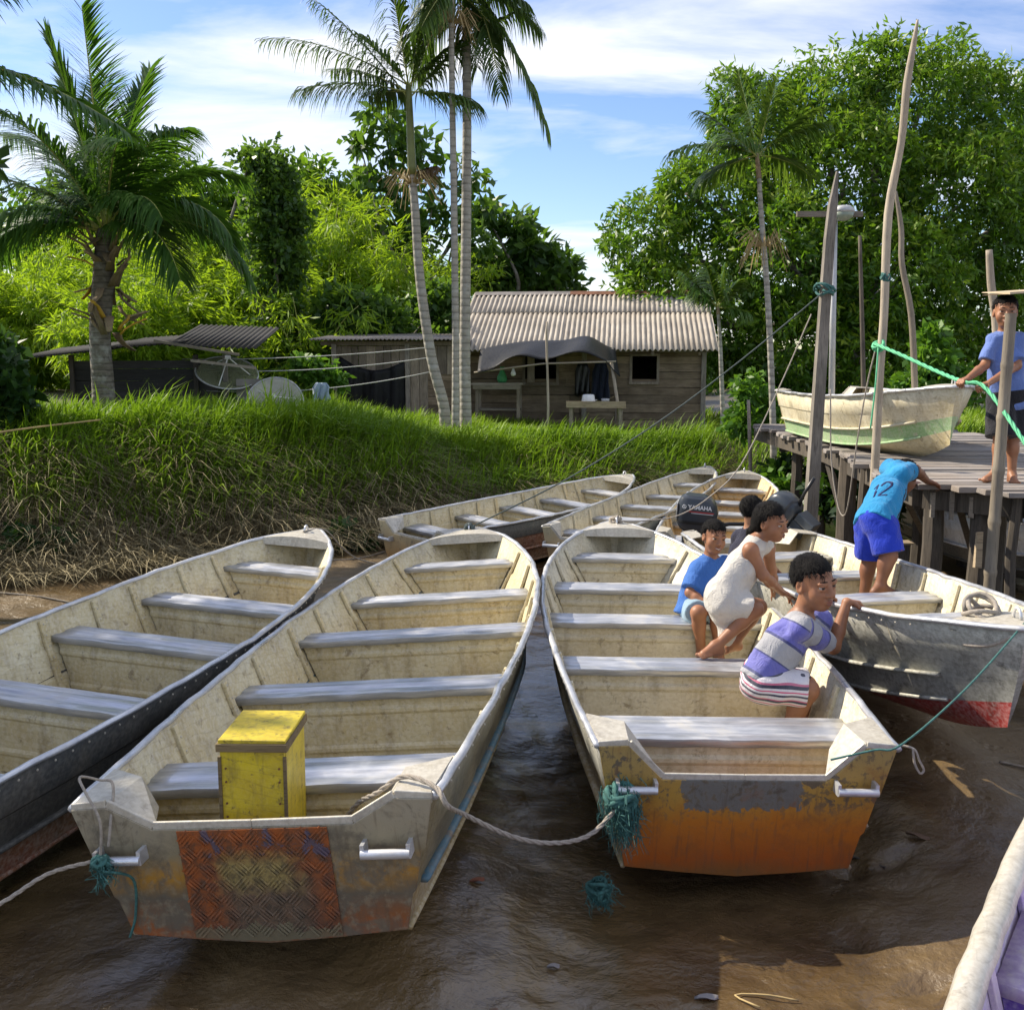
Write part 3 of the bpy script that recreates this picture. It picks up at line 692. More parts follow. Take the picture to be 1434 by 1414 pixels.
spec=[('A','open aluminium boat with dark slate hull moored beside the grassy bank',('dark_hull','rust_stripe','dark_hull','dark_hull'),'cream','transom_X',False),
('B','aluminium boat with a tread plate on its transom carrying a yellow crate',('grey_hull','tan_hull','olive_hull','olive_hull','blue_stripe'),'cream','transom_B',True),
('C','aluminium boat with a plain peeling orange transom, three children riding in it',('grey_hull','tan_hull','tan_hull','grey_hull'),'cream_pale','transom_C',False),
('D','small cream boat with rusty stripes lying along the foot of the bank',('dark_hull','rust_stripe','rust_stripe','dark_hull'),'cream','transom_X',False),
('E','cream boat lying between the bank boat and the motor boat',('dark_hull','rust_stripe','dark_hull','grey_hull'),'cream_pale','transom_X',False),
('F','small yellow-cream boat with the upright lettered outboard motor on its stern',('tan_hull','tan_hull','tan_hull','tan_hull'),'cream_yellow','transom_X',False),
('G','scuffed grey boat with a red painted bottom, a person pushing it off the jetty',('red','grey_hull','grey_hull','grey_hull'),'cream_pale','transom_X',False)]
for k,lab,outer,inner,tr_,td in spec:
    q,L,ws=BQ[k];BO[k]=make_boat('boat',lab,q,L,ws,outer,inner,tr_,'boats drawn up on the mud',tread=td,cut={'B':.085,'C':.15}.get(k,.115),deep={'C':.07}.get(k,0.),rivets=k in 'ABCG')
# ------------------------------------------------------------------ house (yawed a little), local x right, y back, z up
HX,HY=-.86,20.55;HZ=.78
house=empty('house',(HX,HY,HZ),'weathered plank house with a corrugated grey roof standing above the bank','house',rot=(0,0,R(-6)))
HW=4.55;WH=1.62
hl=lambda p:house.matrix_local@Vector(p)
def boards(parent,x0,x1,z0,z1,y,openings,hgt=.155,mat='wood_wall',thick=.03):
    """horizontal planks, each one mesh, broken at openings (x0,x1,z0,z1) and at random butt joints"""
    z=z0;k=0
    while z<z1-.02:
        h=min(hgt*random.uniform(.88,1.15),z1-z);segs=[(x0,x1)]
        for ox0,ox1,oz0,oz1 in openings:
            if z+h*.5>oz0 and z+h*.5<oz1:
                ns=[]
                for a,b in segs:
                    if ox0>a and ox0<b:ns.append((a,ox0))
                    if ox1<b and ox1>a:ns.append((ox1,b))
                    if ox1<=a or ox0>=b:ns.append((a,b))
                segs=ns
        out=[]
        for a,b in segs:
            if b-a>2.6:
                c=lerp(a,b,random.uniform(.4,.6));out+=[(a,c),(c,b)]
            else:out.append((a,b))
        for a,b in out:
            if b-a<.05:continue
            mb=MB().box(((0),0,0),(b-a-.006,thick,h-.008),None,.004)
            o=mb.build('plank',M[mat],parent);o.location=((a+b)/2,y+random.uniform(-.008,.008),z+h/2);o.rotation_euler=(random.uniform(-.03,.03),random.uniform(-.006,.006),0)
        z+=h;k+=1
win=[(1.12,1.74,.98,1.5),(3.2,3.68,1.0,1.5)]
boards(house,.0,HW,-.05,WH,0,win)
# inner dark room seen through the windows: back and side walls, floor
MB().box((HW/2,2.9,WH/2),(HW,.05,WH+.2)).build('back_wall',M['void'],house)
for xx in(.03,HW-.03):
    MB().box((xx,1.45,WH/2),(.05,2.86,WH)).build('side_wall',M['wood_wall'],house)
MB().box((HW/2,1.45,.0),(HW-.12,2.8,.06)).build('floor',M['wood_dark'],house)
for xx in(-.02,HW+.02,2.28):
    MB().box((xx,-.035,WH/2-.2),(.09,.07,WH+.5),None,.006).build('corner_post',M['wood_post'],house)
for a,b,c,d in win:
    w=MB()
    w.box(((a+b)/2,-.03,d+.02),(b-a+.1,.05,.05)).box(((a+b)/2,-.03,c-.02),(b-a+.1,.06,.05)).box((a-.02,-.03,(c+d)/2),(.05,.05,d-c)).box((b+.02,-.03,(c+d)/2),(.05,.05,d-c))
    wf=w.build('window_frame',M['wood_wallv'],house)
MB().box((1.24,-.02,1.24),(.14,.03,.5)).build('shutter',M['wood_wallv'],house,bevel=.004)
MB().box((2.9,-.02,.62),(.02,.02,1.2)).build('batten',M['wood_wallv'],house)
# gable ends
for xx in(.03,HW-.03):
    MB().prism([(xx-.02,0,WH),(xx-.02,2.9,WH),(xx-.02,2.4,WH+1.05)],(.04,0,0)).build('gable',M['wood_wall'],house)
# corrugated roof: two courses of sheets
def corr(parent,name,x0,x1,p0,p1,mat,pitch=.10,amp=.022,n=3):
    mb=MB();rows=[];ns=int((x1-x0)/pitch*8)
    a=Vector(p0);b=Vector(p1);d=(b-a).normalized();up=Vector((0,-d.z,d.y)) if d.y>0 else Vector((0,d.z,-d.y))
    for k in range(n+1):
        c=a.lerp(b,k/n);rows.append([(lerp(x0,x1,u/ns),(c+up*amp*math.sin(2*math.pi*lerp(x0,x1,u/ns)/pitch)).y,(c+up*amp*math.sin(2*math.pi*lerp(x0,x1,u/ns)/pitch)).z) for u in range(ns+1)])
    mb.grid(rows);o=mb.build(name,mat,parent,smooth=True);s=o.modifiers.new('s','SOLIDIFY');s.thickness=.008;s.offset=1;return o
E0=Vector((0,-.62,WH-.02));R0=Vector((0,2.4,WH+1.2));mid=E0.lerp(R0,.62)
d_=(R0-E0).normalized()
shx=np.linspace(-.18,HW+.22,6)
for i in range(5):
    corr(house,'roof_sheet',shx[i]-.03,shx[i+1]+.03,E0+Vector((0,0,.004*(i%2))),mid+d_*.12+Vector((0,0,.004*(i%2))),M['roof'])
    corr(house,'roof_sheet',shx[i]-.03,shx[i+1]+.03,mid+Vector((0,0,.022+.004*(i%2))),R0+Vector((0,0,.022+.004*(i%2))),M['roof'])
for i in range(2):
    corr(house,'back_roof_sheet',lerp(-.18,HW+.22,i/2)-.03,lerp(-.18,HW+.22,(i+1)/2)+.03,Vector((0,3.4,WH+.1+.006*i)),R0+Vector((0,.02,.01+.006*i)),M['roof'])
for i,(a,b,m_) in enumerate([(-.18,1.9,'tin'),(1.88,3.9,'rust'),(3.88,HW+.22,'rust')]):
    MB().add([(a,2.22,R0.z-.02),(a,2.40,R0.z+.062+.004*i),(a,2.6,R0.z-.02),(b,2.22,R0.z-.02),(b,2.40,R0.z+.062+.004*i),(b,2.6,R0.z-.02)],[(0,1,4,3),(1,2,5,4)]).build('ridge_cap',M[m_],house)
for k in range(6):
    xx=.1+k*.87;MB().bar((xx,-.5,WH-.07),(xx,2.3,WH+1.08),.05,.07).build('rafter',M['wood_wallv'],house)
MB().bar((-.1,-.42,WH-.02),(HW+.1,-.42,WH-.02),.05,.06).build('eave_beam',M['wood_wallv'],house)
# lean-to on the left
lean=empty('lean_to',(HX,HY,HZ),'open plank lean-to with a thin flat roof joined to the house side','shed',rot=(0,0,R(-3)))
LX0,LX1=-2.55,-.1
x=LX0
while x<LX1-.02:
    w=random.uniform(.13,.2);w=min(w,LX1-x);full=(x>-1.2 and x<-.85) or x>-.35
    z0_=.02 if full else 1.18
    o=MB().box((0,0,0),(w-.008,.025,1.72-z0_),None,.004).build('plank',M['wood_wallv'],lean);o.location=(x+w/2,-.45+random.uniform(-.008,.008),(1.72+z0_)/2-.03);x+=w
boards(lean,-.92,-.12,.02,1.16,-.43,[],.17)
for xx,b_ in((LX0,-.45),(-1.12,-.47),(LX0,2.0)):
    MB().box((xx,b_-.04,.75),(.09,.09,1.95),None,.006).build('post',M['wood_post'],lean)
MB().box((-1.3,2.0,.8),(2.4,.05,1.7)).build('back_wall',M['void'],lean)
MB().box((-1.35,-.5,1.74),(2.9,.06,.08)).build('beam',M['wood_wallv'],lean)
for i in range(3):
    a=LX0-.38+i*.98;corr(lean,'roof_sheet',a-.02,a+1.0,Vector((0,-.85,1.80+.005*(i%2))),Vector((0,2.2,1.98+.005*(i%2))),M['tin'],.08,.012,2)
# black tarp curtain hung in the lean-to
mb=MB();rows=[]
for k in range(13):
    f=k/12;row=[]
    for u in range(25):
        g=u/24;sag=.22*math.sin(math.pi*g)*(1-f)+.10*g*(1-f)
        row.append((lerp(LX0+.1,-1.18,g),-.53+.05*math.sin(g*19+f*2)+.03*math.sin(g*41+1),lerp(1.5-sag,.0,f)))
    rows.append(row)
mb.grid(rows);o=mb.build('tarp_curtain',M['tarp'],None,smooth=True);o.location=(HX,HY,HZ);o.rotation_euler=(0,0,R(-3));tag(o,'black plastic curtain hung across the open lean-to','tarp')
s=o.modifiers.new('s','SOLIDIFY');s.thickness=.006
# awning tarp on posts
aw=empty('awning',(HX,HY,HZ),'black tarp awning on crooked poles in front of the house wall','awning',rot=(0,0,R(-6)))
mb=MB();rows=[]
for k in range(11):
    f=k/10;row=[]
    for u in range(41):
        g=u/40;zz=1.62+.16*math.sin(math.pi*min(1,g*1.05))+.16*math.exp(-((g-.80)/.13)**2)-.30*f-.13*max(0,.2-g)/.2*f+.05*math.sin(g*17+f*3)*f-.25*max(0,g-.9)/.1*f
        row.append((.32+g*2.55+.1*f,-.55-f*1.15,zz))
    rows.append(row)
mb.grid(rows);o=mb.build('tarp',M['tarp'],aw,smooth=True);s=o.modifiers.new('s','SOLIDIFY');s.thickness=.012
MB().tube([(1.68,-1.72,-.35),(1.70,-1.70,.6),(1.66,-1.72,1.9),(1.67,-1.7,2.1)],[.026,.024,.02,.015],7).build('pole',M['pole'],aw,smooth=True)
MB().tube([(3.02,-1.6,-.3),(2.95,-1.62,.6),(2.82,-1.65,1.38)],.03,7).build('pole',M['pole'],aw,smooth=True)
MB().tube([(.35,-1.66,1.2),(1.6,-1.7,1.36),(2.9,-1.68,1.40)],.018,6).build('rail',M['pole'],aw,smooth=True)
# outdoor table with pots
tb=empty('table',(HX,HY,HZ),'pale rough plank table with a white pot standing before the house','table',rot=(0,0,R(-6)))
MB().box((2.56,-1.75,.66),(1.02,.5,.05),None,.006).build('tabletop',M['wood_pale'],tb)
MB().box((2.56,-2.02,.65),(1.04,.03,.11),None,.006).build('front_board',M['wood_pale'],tb)
for xx in(2.12,3.0):
    for yy in(-1.95,-1.55):MB().box((xx,yy,.12),(.06,.06,1.03)).build('leg',M['wood_wallv'],tb)
Hm=house.matrix_local.copy();
bpy.context.view_layer.update();Hm=house.matrix_world.copy()
def hput(o,p):o.location=Hm@Vector(p);o.rotation_euler=(0,0,R(-6));return o
pot=empty('cooking_pot',(0,0,0),'white enamel pot upside down on the plank table','pot');hput(pot,(2.42,-1.78,.686))
MB().lathe([(.12,0),(.125,.01),(.105,.12),(.085,.135),(0.001,.138)],18).build('bowl',M['white'],pot,smooth=True)
MB().tube([(.118,0,.03),(.15,0,.035),(.15,.04,.035),(.118,.04,.03)],.006,6).build('handle',M['white'],pot,smooth=True)
pan=empty('small_pan',(0,0,0),'small dark pan beside the white pot on the table','pan');hput(pan,(2.72,-1.74,.686))
MB().lathe([(.05,0),(.07,.01),(.075,.06),(.07,.06),(.065,.012),(.001,.01)],14).build('bowl',M['galv'],pan,smooth=True)
MB().tube([(.07,0,.05),(.16,.03,.10)],.008,6).build('handle',M['wood_edge'],pan,smooth=True)
# bench with dishes and green bag at left of the wall
bn=empty('wash_bench',(HX,HY,HZ),'grey plank washing bench against the house wall under the awning','bench',rot=(0,0,R(-6)))
for i in range(3):MB().box((.68,-.55-.16*i,.98),(.98,.145,.03),None,.006).build('top_plank',M['wood_grey'],bn)
MB().box((.68,-.95,.92),(.9,.03,.08)).build('apron',M['wood_grey'],bn)
for xx in(.3,1.08):
    for yy in(-.55,-.9):MB().box((xx,yy,.33),(.06,.06,1.26)).build('leg',M['wood_wallv'],bn)
MB().box((.68,-.75,.5),(.85,.3,.03)).build('shelf',M['wood_grey'],bn)
bag=MB();bag.lathe([(.001,0),(.07,.0),(.1,.05),(.09,.12),(.05,.2),(.03,.26),(.05,.3)],10)
o=bag.build('plastic_bag',m_plain('green plastic bag',(.06,.32,.11),.4,0,.2,6,.8,.02),None,smooth=True);hput(o,(.75,-.7,.997));tag(o,'green plastic bag standing on the washing bench','bag')
for k,(dx,dz,m_) in enumerate([(2.02,1.42,'white')]):
    lamp=MB();lamp.lathe([(.001,-.09),(.04,-.08),(.05,-.04),(.035,0),(.02,.03),(.02,.06)],12);o=lamp.build('light_bulb',M['white'],None,smooth=True);hput(o,(1.02,-1.25,1.22));tag(o,'white light bulb hanging beneath the awning edge','bulb')
# clothes hung on the wall
def hanging(name,label,mat,p,w,h,parent=None,rz=R(-6)):
    mb=MB();rows=[]
    for k in range(9):
        f=k/8;rows.append([(lerp(-w/2,w/2,u/12)*(1+.15*math.sin(f*3+w*9))*(.55+.45*min(1,f*4)),.04*math.sin(u*1.3+f*4)*(.3+f)-.02,-h*f+.03*math.sin(u*.9+w*31)*f) for u in range(13)])
    mb.grid(rows);o=mb.build(name,mat,None,smooth=True);o.location=p;o.rotation_euler=(0,0,rz);s=o.modifiers.new('s','SOLIDIFY');s.thickness=.02;tag(o,label,'clothing');return o
hanging('hung_jacket','dark jacket hanging on the house wall, left of the pair',M['black'],Hm@Vector((2.25,-.10,1.36)),.3,.62)
hanging('hung_jacket','navy coat hanging on the house wall, right of the pair',m_cloth('navy coat cloth',(.018,.022,.04)),Hm@Vector((2.6,-.12,1.38)),.36,.72)
# ------------------------------------------------------------------ dark shed on the far left
sx,sy=-7.15,17.0
sz=tz(sx,sy)
shed=empty('shed',(sx,sy,sz),'low dark plank shed with a broken tin roof behind the coconut palm','shed',rot=(0,0,R(4)))
boards(shed,-.05,2.0,.02,.86,0,[],.17,'black_shed')
for xx in(0,2.0):MB().box((xx,1.0,.42),(.05,2.0,.86)).build('side_wall',M['black_shed'],shed)
for xx in(-.0,1.98,2.45):MB().box((xx,-.05,.45),(.07,.07,1.0),None,.004).build('post',M['wood_dark'] if xx<2.2 else M['wood_post'],shed)
corr(shed,'roof_sheet',-.75,.9,Vector((0,-.45,.95)),Vector((0,2.0,1.15)),M['black_shed'],.09,.014,2).rotation_euler=(0,R(-6),0)
corr(shed,'roof_sheet',.7,1.9,Vector((0,-.45,1.0)),Vector((0,2.0,1.2)),M['black_shed'],.09,.014,2).rotation_euler=(0,R(-4),0)
corr(shed,'roof_sheet',1.5,2.95,Vector((0,-.3,1.15)),Vector((0,2.2,1.55)),M['black_shed'],.09,.014,2).rotation_euler=(0,R(2),0)
MB().bar((1.45,-.5,1.17),(2.75,-.4,.95),.04,.10,(0,1,0)).build('beam',M['wood_grey'],shed)
MB().bar((2.0,-.45,.86),(3.0,-.35,.74),.04,.12,(0,1,0)).build('beam',M['wood_grey'],shed)
MB().box((2.9,-.2,.38),(.5,.03,.36)).build('tin_panel',M['tin'],shed)
# satellite dishes
def dish(p,rad,label,rot,mesh):
    r=empty('satellite_dish',p,label,'satellite dish')
    h=MB();E_=Euler(rot).to_matrix()
    prof=[(max(.001,rad*k/8),.22*rad*(k/8)**2) for k in range(9)]
    T=Matrix.Translation((0,0,.55))@E_.to_4x4()
    h.lathe([(a,b) for a,b in prof],28,T,cap=False);o=h.build('reflector',mesh,r,smooth=True);s=o.modifiers.new('s','SOLIDIFY');s.thickness=.006
    h=MB();h.tube([T@Vector((rad*math.cos(a),rad*math.sin(a),.22*rad)) for a in np.linspace(0,2*math.pi,33)],.014,6,cap=False);h.build('rim',M['galv'],r,smooth=True)
    h=MB();h.tube([(0,0,-.25),(0,0,.5)],.03,8);h.build('mast',M['galv'],r,smooth=True)
    h=MB();f=T@Vector((0,0,rad*.8))
    for a in(0.5,2.6,4.7):h.tube([T@Vector((rad*.75*math.cos(a),rad*.75*math.sin(a),.13*rad)),f],.009,5)
    h.tube([f-Vector((.04,0,0)),f+Vector((.04,0,0))],.035,8);h.build('feed_arm',M['white'],r);return r
t=NT('mesh dish');t.fin((.22,.24,.13),.7,0.);tp=t.new('BsdfTransparent');ms=t.new('MixShader');ms.inputs[0].default_value=.45
vv=t.vor(t.oc(),60);t.l.new(t.p.outputs[0],ms.inputs[1]);t.l.new(tp.outputs[0],ms.inputs[2]);t.l.new(ms.outputs[0],t.out.inputs[0]);M['meshdish']=t.m
p=at(318,545,17.2);dish((p.x,17.2,tz(p.x,17.2)+.05),.5,'open mesh satellite dish on a mast in the long grass',(R(28),R(14),0),M['meshdish'])
p=at(385,545,16.8);dish((p.x,16.8,tz(p.x,16.8)-.32),.46,'solid pale satellite dish low in the grass beside the washing line',(R(62),R(10),0),m_plain('grey dish paint',(.36,.35,.29),.6,0,.15))
# washing lines and washing
def rope(name,label,pts,r,mat,n=6,sag=0,cat='rope',parent=None,seg=14,twist=False):
    if len(pts)==2 and sag is not None:
        a,b=Vector(pts[0]),Vector(pts[1]);P=[a.lerp(b,k/seg)-Vector((0,0,sag*4*(k/seg)*(1-k/seg))) for k in range(seg+1)]
    else:P=smoothpath(pts)
    mb=MB()
    if twist:
        D_=[0.]
        for a_,b_ in zip(P[:-1],P[1:]):D_.append(D_[-1]+(b_-a_).length)
        m_=max(8,int(D_[-1]/(r*1.6)));ds=np.linspace(0,D_[-1],m_);Q=[Vector([float(np.interp(d,D_,[p[k] for p in P])) for k in range(3)]) for d in ds]
        for ph in range(3):
            W=[]
            for i_,q_ in enumerate(Q):
                t_=(Q[min(i_+1,m_-1)]-Q[max(i_-1,0)]).normalized();x_=t_.cross(Vector((0,0,1)))
                x_=x_.normalized() if x_.length>.05 else Vector((1,0,0));y_=t_.cross(x_);an=ds[i_]/(r*2.6)+ph*2.094
                W.append(q_+(x_*math.cos(an)+y_*math.sin(an))*r*.52)
            mb.tube(W,r*.56,6)
    else:mb.tube(P,r,n)
    o=mb.build(name,mat,parent,smooth=True)
    if label:tag(o,label,cat)
    return o
def smoothpath(pts,sub=6):
    P=[Vector(p) for p in pts];out=[]
    for i in range(len(P)-1):
        p0=P[max(i-1,0)];p1=P[i];p2=P[i+1];p3=P[min(i+2,len(P)-1)]
        for k in range(sub):
            t=k/sub;out.append(.5*((2*p1)+(p2-p0)*t+(2*p0-5*p1+4*p2-p3)*t*t+(3*p1-p0-3*p2+p3)*t**3))
    out.append(P[-1]);return out
ap=at(600,500,17)
for k,(r0,r1,lab) in enumerate([(503,486,'topmost thin washing line strung from the bank to the lean palms'),(517,500,'middle thin washing line strung below the topmost one'),(545,520,'lowest sagging washing line with clothes on it')]):
    rope('washing_line',lab,[at(255,r0,17.6),at(606,r1,17.2)],.008,M['wire'],5,.06+.05*k,'line')
hanging('hung_shirt','red and black shirt on the lowest washing line',m_cloth('red shirt cloth',(.35,.02,.02)),at(352,541,17.4),.26,.22,rz=0)
hanging('hung_shirt','pale blue shirt on the lowest washing line near the lean-to',m_cloth('pale blue cloth',(.30,.38,.48)),at(450,536,17.3),.3,.3,rz=0)
# ------------------------------------------------------------------ jetty
PZ=1.30
edge=[(3.42,14.9),(3.45,11.5),(3.14,9.2),(3.04,8.1),(3.10,7.86),(3.62,7.32),(4.6,6.9),(6.0,6.6)]
jet=empty('jetty',(3.8,10.5,0),'timber jetty of rough grey planks on posts beside the boats','jetty')
bpy.context.view_layer.update();Ji=jet.matrix_world.inverted()
def jb(mb,name,mat,**k):
    o=mb.build(name,mat,jet,**k);o.matrix_parent_inverse=Ji;return o
def xl(y):
    ys=[e[1] for e in edge][::-1];xs=[e[0] for e in edge][::-1];return float(np.interp(y,ys,xs))
y=7.0
while y<14.9:
    w=random.uniform(.10,.17);x0=xl(y+w/2)+random.uniform(-.10,.06);x1=5.9+random.uniform(-.1,.1)
    zz=PZ-.02+random.uniform(-.008,.008)
    if x1-x0>.3:
        mb=MB().box((0,0,0),(x1-x0,w-.014,.04),None,.006)
        o=jb(mb,'plank',M['wood_deck'],bevel=.006);o.location=((x0+x1)/2,y+w/2,zz);o.rotation_euler=(0,0,random.uniform(-.006,.006))
    y+=w
for pth in([(3.5,14.8),(3.52,11.5),(3.28,9.2),(3.2,8.1)],[(5.7,14.8),(5.7,6.9)],[(4.8,14.8),(4.8,7.1)]):
    mb=MB()
    for a,b in zip(pth[:-1],pth[1:]):mb.bar((a[0],a[1],PZ-.13),(b[0],b[1],PZ-.13),.08,.16)
    jb(mb,'stringer',M['wood_dark'])
mb=MB();
for a,b in zip(edge[4:-1],edge[5:]):mb.bar((a[0]+.1,a[1]+.1,PZ-.13),(b[0]+.1,b[1]+.12,PZ-.13),.08,.15)
jb(mb,'edge_beam',M['wood_dark'])
# short battens hanging from the edge beam
for k in range(14):
    f=k/13;q0=Vector((3.2,7.82,0)).lerp(Vector((4.75,6.98,0)),f)
    o=jb(MB().box((0,0,0),(.03,.025,random.uniform(.14,.24)),None,.003),'batten',M['wood_grey']);o.location=(q0.x,q0.y-.02,PZ-.16)
posts=[(1113,13.4,.075),(1186,10.4,.10),(1150,12.2,.06),(1210,9.6,.05),(1307,8.05,.085),(1374,7.72,.085),(1399,8.3,.07),(1425,7.4,.04),(1290,10.8,.08),(1355,11.2,.08),(1420,10.8,.09),(1240,12.8,.07)]
for u,yy,r_ in posts:
    a=at(u,700,yy);xx=a.x
    mb=MB().tube([(random.uniform(-.03,.03),0,-.5),(0,0,.3),(random.uniform(-.02,.02),random.uniform(-.02,.02),.8),(0,0,PZ-.05)],[r_*1.05,r_,r_*.95,r_*.9],7)
    o=jb(mb,'post',M['wood_dark']);o.location=(xx,yy,0)
for (u0,v0,y0),(u1,v1,y1) in[((1341,703,8.4),(1364,782,8.9)),((1250,660,9.3),(1300,760,10.0)),((1158,640,11.6),(1180,720,11.2))]:
    mb=MB().bar(at(u0,v0,y0),at(u1,v1,y1),.10,.05,(1,0,0));jb(mb,'brace',M['wood_dark'])
p0=at(1372,742,7.6);mb=MB().box((0,0,0),(.05,.03,.27),None,.004);o=jb(mb,'cleat_board',M['wood_pale']);o.location=(p0.x,p0.y,p0.z-.15)
for k in range(4):
    a=(3.55,8.6+k*1.7,PZ-.24);mb=MB().bar(a,(5.8,8.6+k*1.7,PZ-.24),.07,.09);jb(mb,'crossbeam',M['wood_dark'])
# mooring stump (dark, pale cut top)
a=at(1265,740,8.35);st=empty('mooring_stump',(a.x,8.35,0),'short dark square stump with a pale cut top below the jetty','stump')
MB().box((0,0,.22),(.10,.10,1.05),None,.008).build('shaft',M['wood_dark'],st);MB().box((.005,0,.75),(.125,.12,.02),None,.004).build('cap',M['wood_pale'],st)
# ------------------------------------------------------------------ poles
def pole(name,label,pts,radii,mat,n=9,cat='pole'):
    P=[Vector(p) for p in pts];b=P[0];o=MB().tube([p-b for p in smoothpath(P,4)],list(np.interp(np.linspace(0,1,4*(len(P)-1)+1),np.linspace(0,1,len(P)),radii)),n).build(name,mat,None,smooth=True);o.location=b;return tag(o,label,cat)
b=at(1222,690,9.0);b.z=-.3
pole('mooring_pole','very tall thin crooked stripped pole standing by the raised boat',[(b.x,9.0,-.4),at(1226,640,8.95),at(1232,520,8.9),at(1238,440,8.9),at(1244,300,8.9),at(1262,200,8.85),at(1270,120,8.8),at(1279,65,8.8),at(1285,28,8.8)],[.038,.036,.036,.034,.036,.03,.032,.024,.008],M['pole'])
pole('mooring_pole','slender wavy grey pole behind the raised boat',[at(1284,640,11.2),at(1281,540,11.2),at(1276,440,11.2),at(1263,370,11.2),at(1262,320,11.2),at(1254,268,11.2)],[.035,.034,.033,.03,.028,.016],M['pole'])
pole('mooring_pole','thin dark stick behind the raised boat near the lamp post',[at(1210,600,13),at(1208,480,13),at(1204,330,13)],[.03,.028,.02],M['wood_dark'])
pole('mooring_pole','pale pole standing behind the boy on the jetty',[at(1400,640,9.8),at(1396,470,9.8),at(1388,400,9.8),at(1385,350,9.8)],[.04,.04,.036,.03],M['pole'])
b=at(1384,838,7.3);b.z=-.3;bp=empty('bamboo_pole',(b.x,7.3,-.3),'dry bamboo pole with ring joints standing before the boy on the jetty','pole')
T0=at(1384,838,7.3)-Vector((b.x,7.3,-.3));T1=at(1416,437,7.3)-Vector((b.x,7.3,-.3));base_=T0-(T1-T0)*.45
pts=[];rr=[]
for k in range(8):
    f0,f1=k/8,(k+1)/8
    for f,rad in((f0+.004,.048),(f0+.012,.043),(f1-.012,.042),(f1-.003,.047)):pts.append(base_.lerp(T1,f));rr.append(rad*(1-.12*f))
MB().tube(pts,rr,12).build('culm',M['bamboo_pole'],bp,auto=40)
pole('mooring_pole','thin pole standing in the plants at the far end of the jetty',[at(1052,720,14.4),at(1051,650,14.4),at(1048,560,14.4)],[.03,.028,.022],M['wood_grey'])
# square post with rope, split top
b0=at(1133,752,10.1);t0=at(1167,240,10.1);ax=(t0-b0).normalized();bb=b0-ax*.95
sp=empty('square_post',bb,'thick square weathered post with a split top and teal rope around it','post')
for sgn in(0,):
    mb=MB();d=t0-bb;prof=[]
    X_=Vector((1,0,0));Y_=ax.cross(X_).normalized();X_=Y_.cross(ax)
    for f,wd,dp,ox in((0,.06,.055,0),(.3,.056,.055,0),(.7,.047,.045,.0),(.86,.043,.042,.004),(.93,.036,.04,.014),(1.0,.008,.02,.036)):
        c=d*f+X_*ox;prof.append([c+X_*wd+Y_*dp,c-X_*wd+Y_*dp,c-X_*wd-Y_*dp,c+X_*wd-Y_*dp,c+X_*wd+Y_*dp])
    mb.grid(prof);mb.build('shaft',M['wood_post'],sp)
# lamp post: galvanised pipe, cross arm and round lamp
lb=at(1163,640,12.0);lp=empty('lamp_post',(lb.x,12.0,PZ),'galvanised pipe lamp post with a round lamp on a wooden cross arm','lamp post')
lt=at(1168,300,12.0)-Vector((lb.x,12.0,PZ))
MB().tube([(0,0,-.1),lt+Vector((0,0,.15))],.035,10).build('pipe',M['galv'],lp,smooth=True)
MB().bar(lt+Vector((-.42,0,0)),lt+Vector((.32,0,.0)),.05,.06).build('cross_arm',M['wood_grey'],lp)
hd=MB();hd.lathe([(.001,.08),(.08,.075),(.12,.045),(.125,.02),(.12,.0)],20,Matrix.Translation(lt+Vector((.07,-.1,.0))));l_=hd.build('lamp_head',M['galv'],lp,smooth=True)
MB().lathe([(.12,.0),(.105,-.05),(.065,-.08),(.001,-.095)],20,Matrix.Translation(lt+Vector((.07,-.1,.0)))).build('globe',m_plain('milky lamp globe',(.22,.26,.20),.3,0,.05),l_,smooth=True)
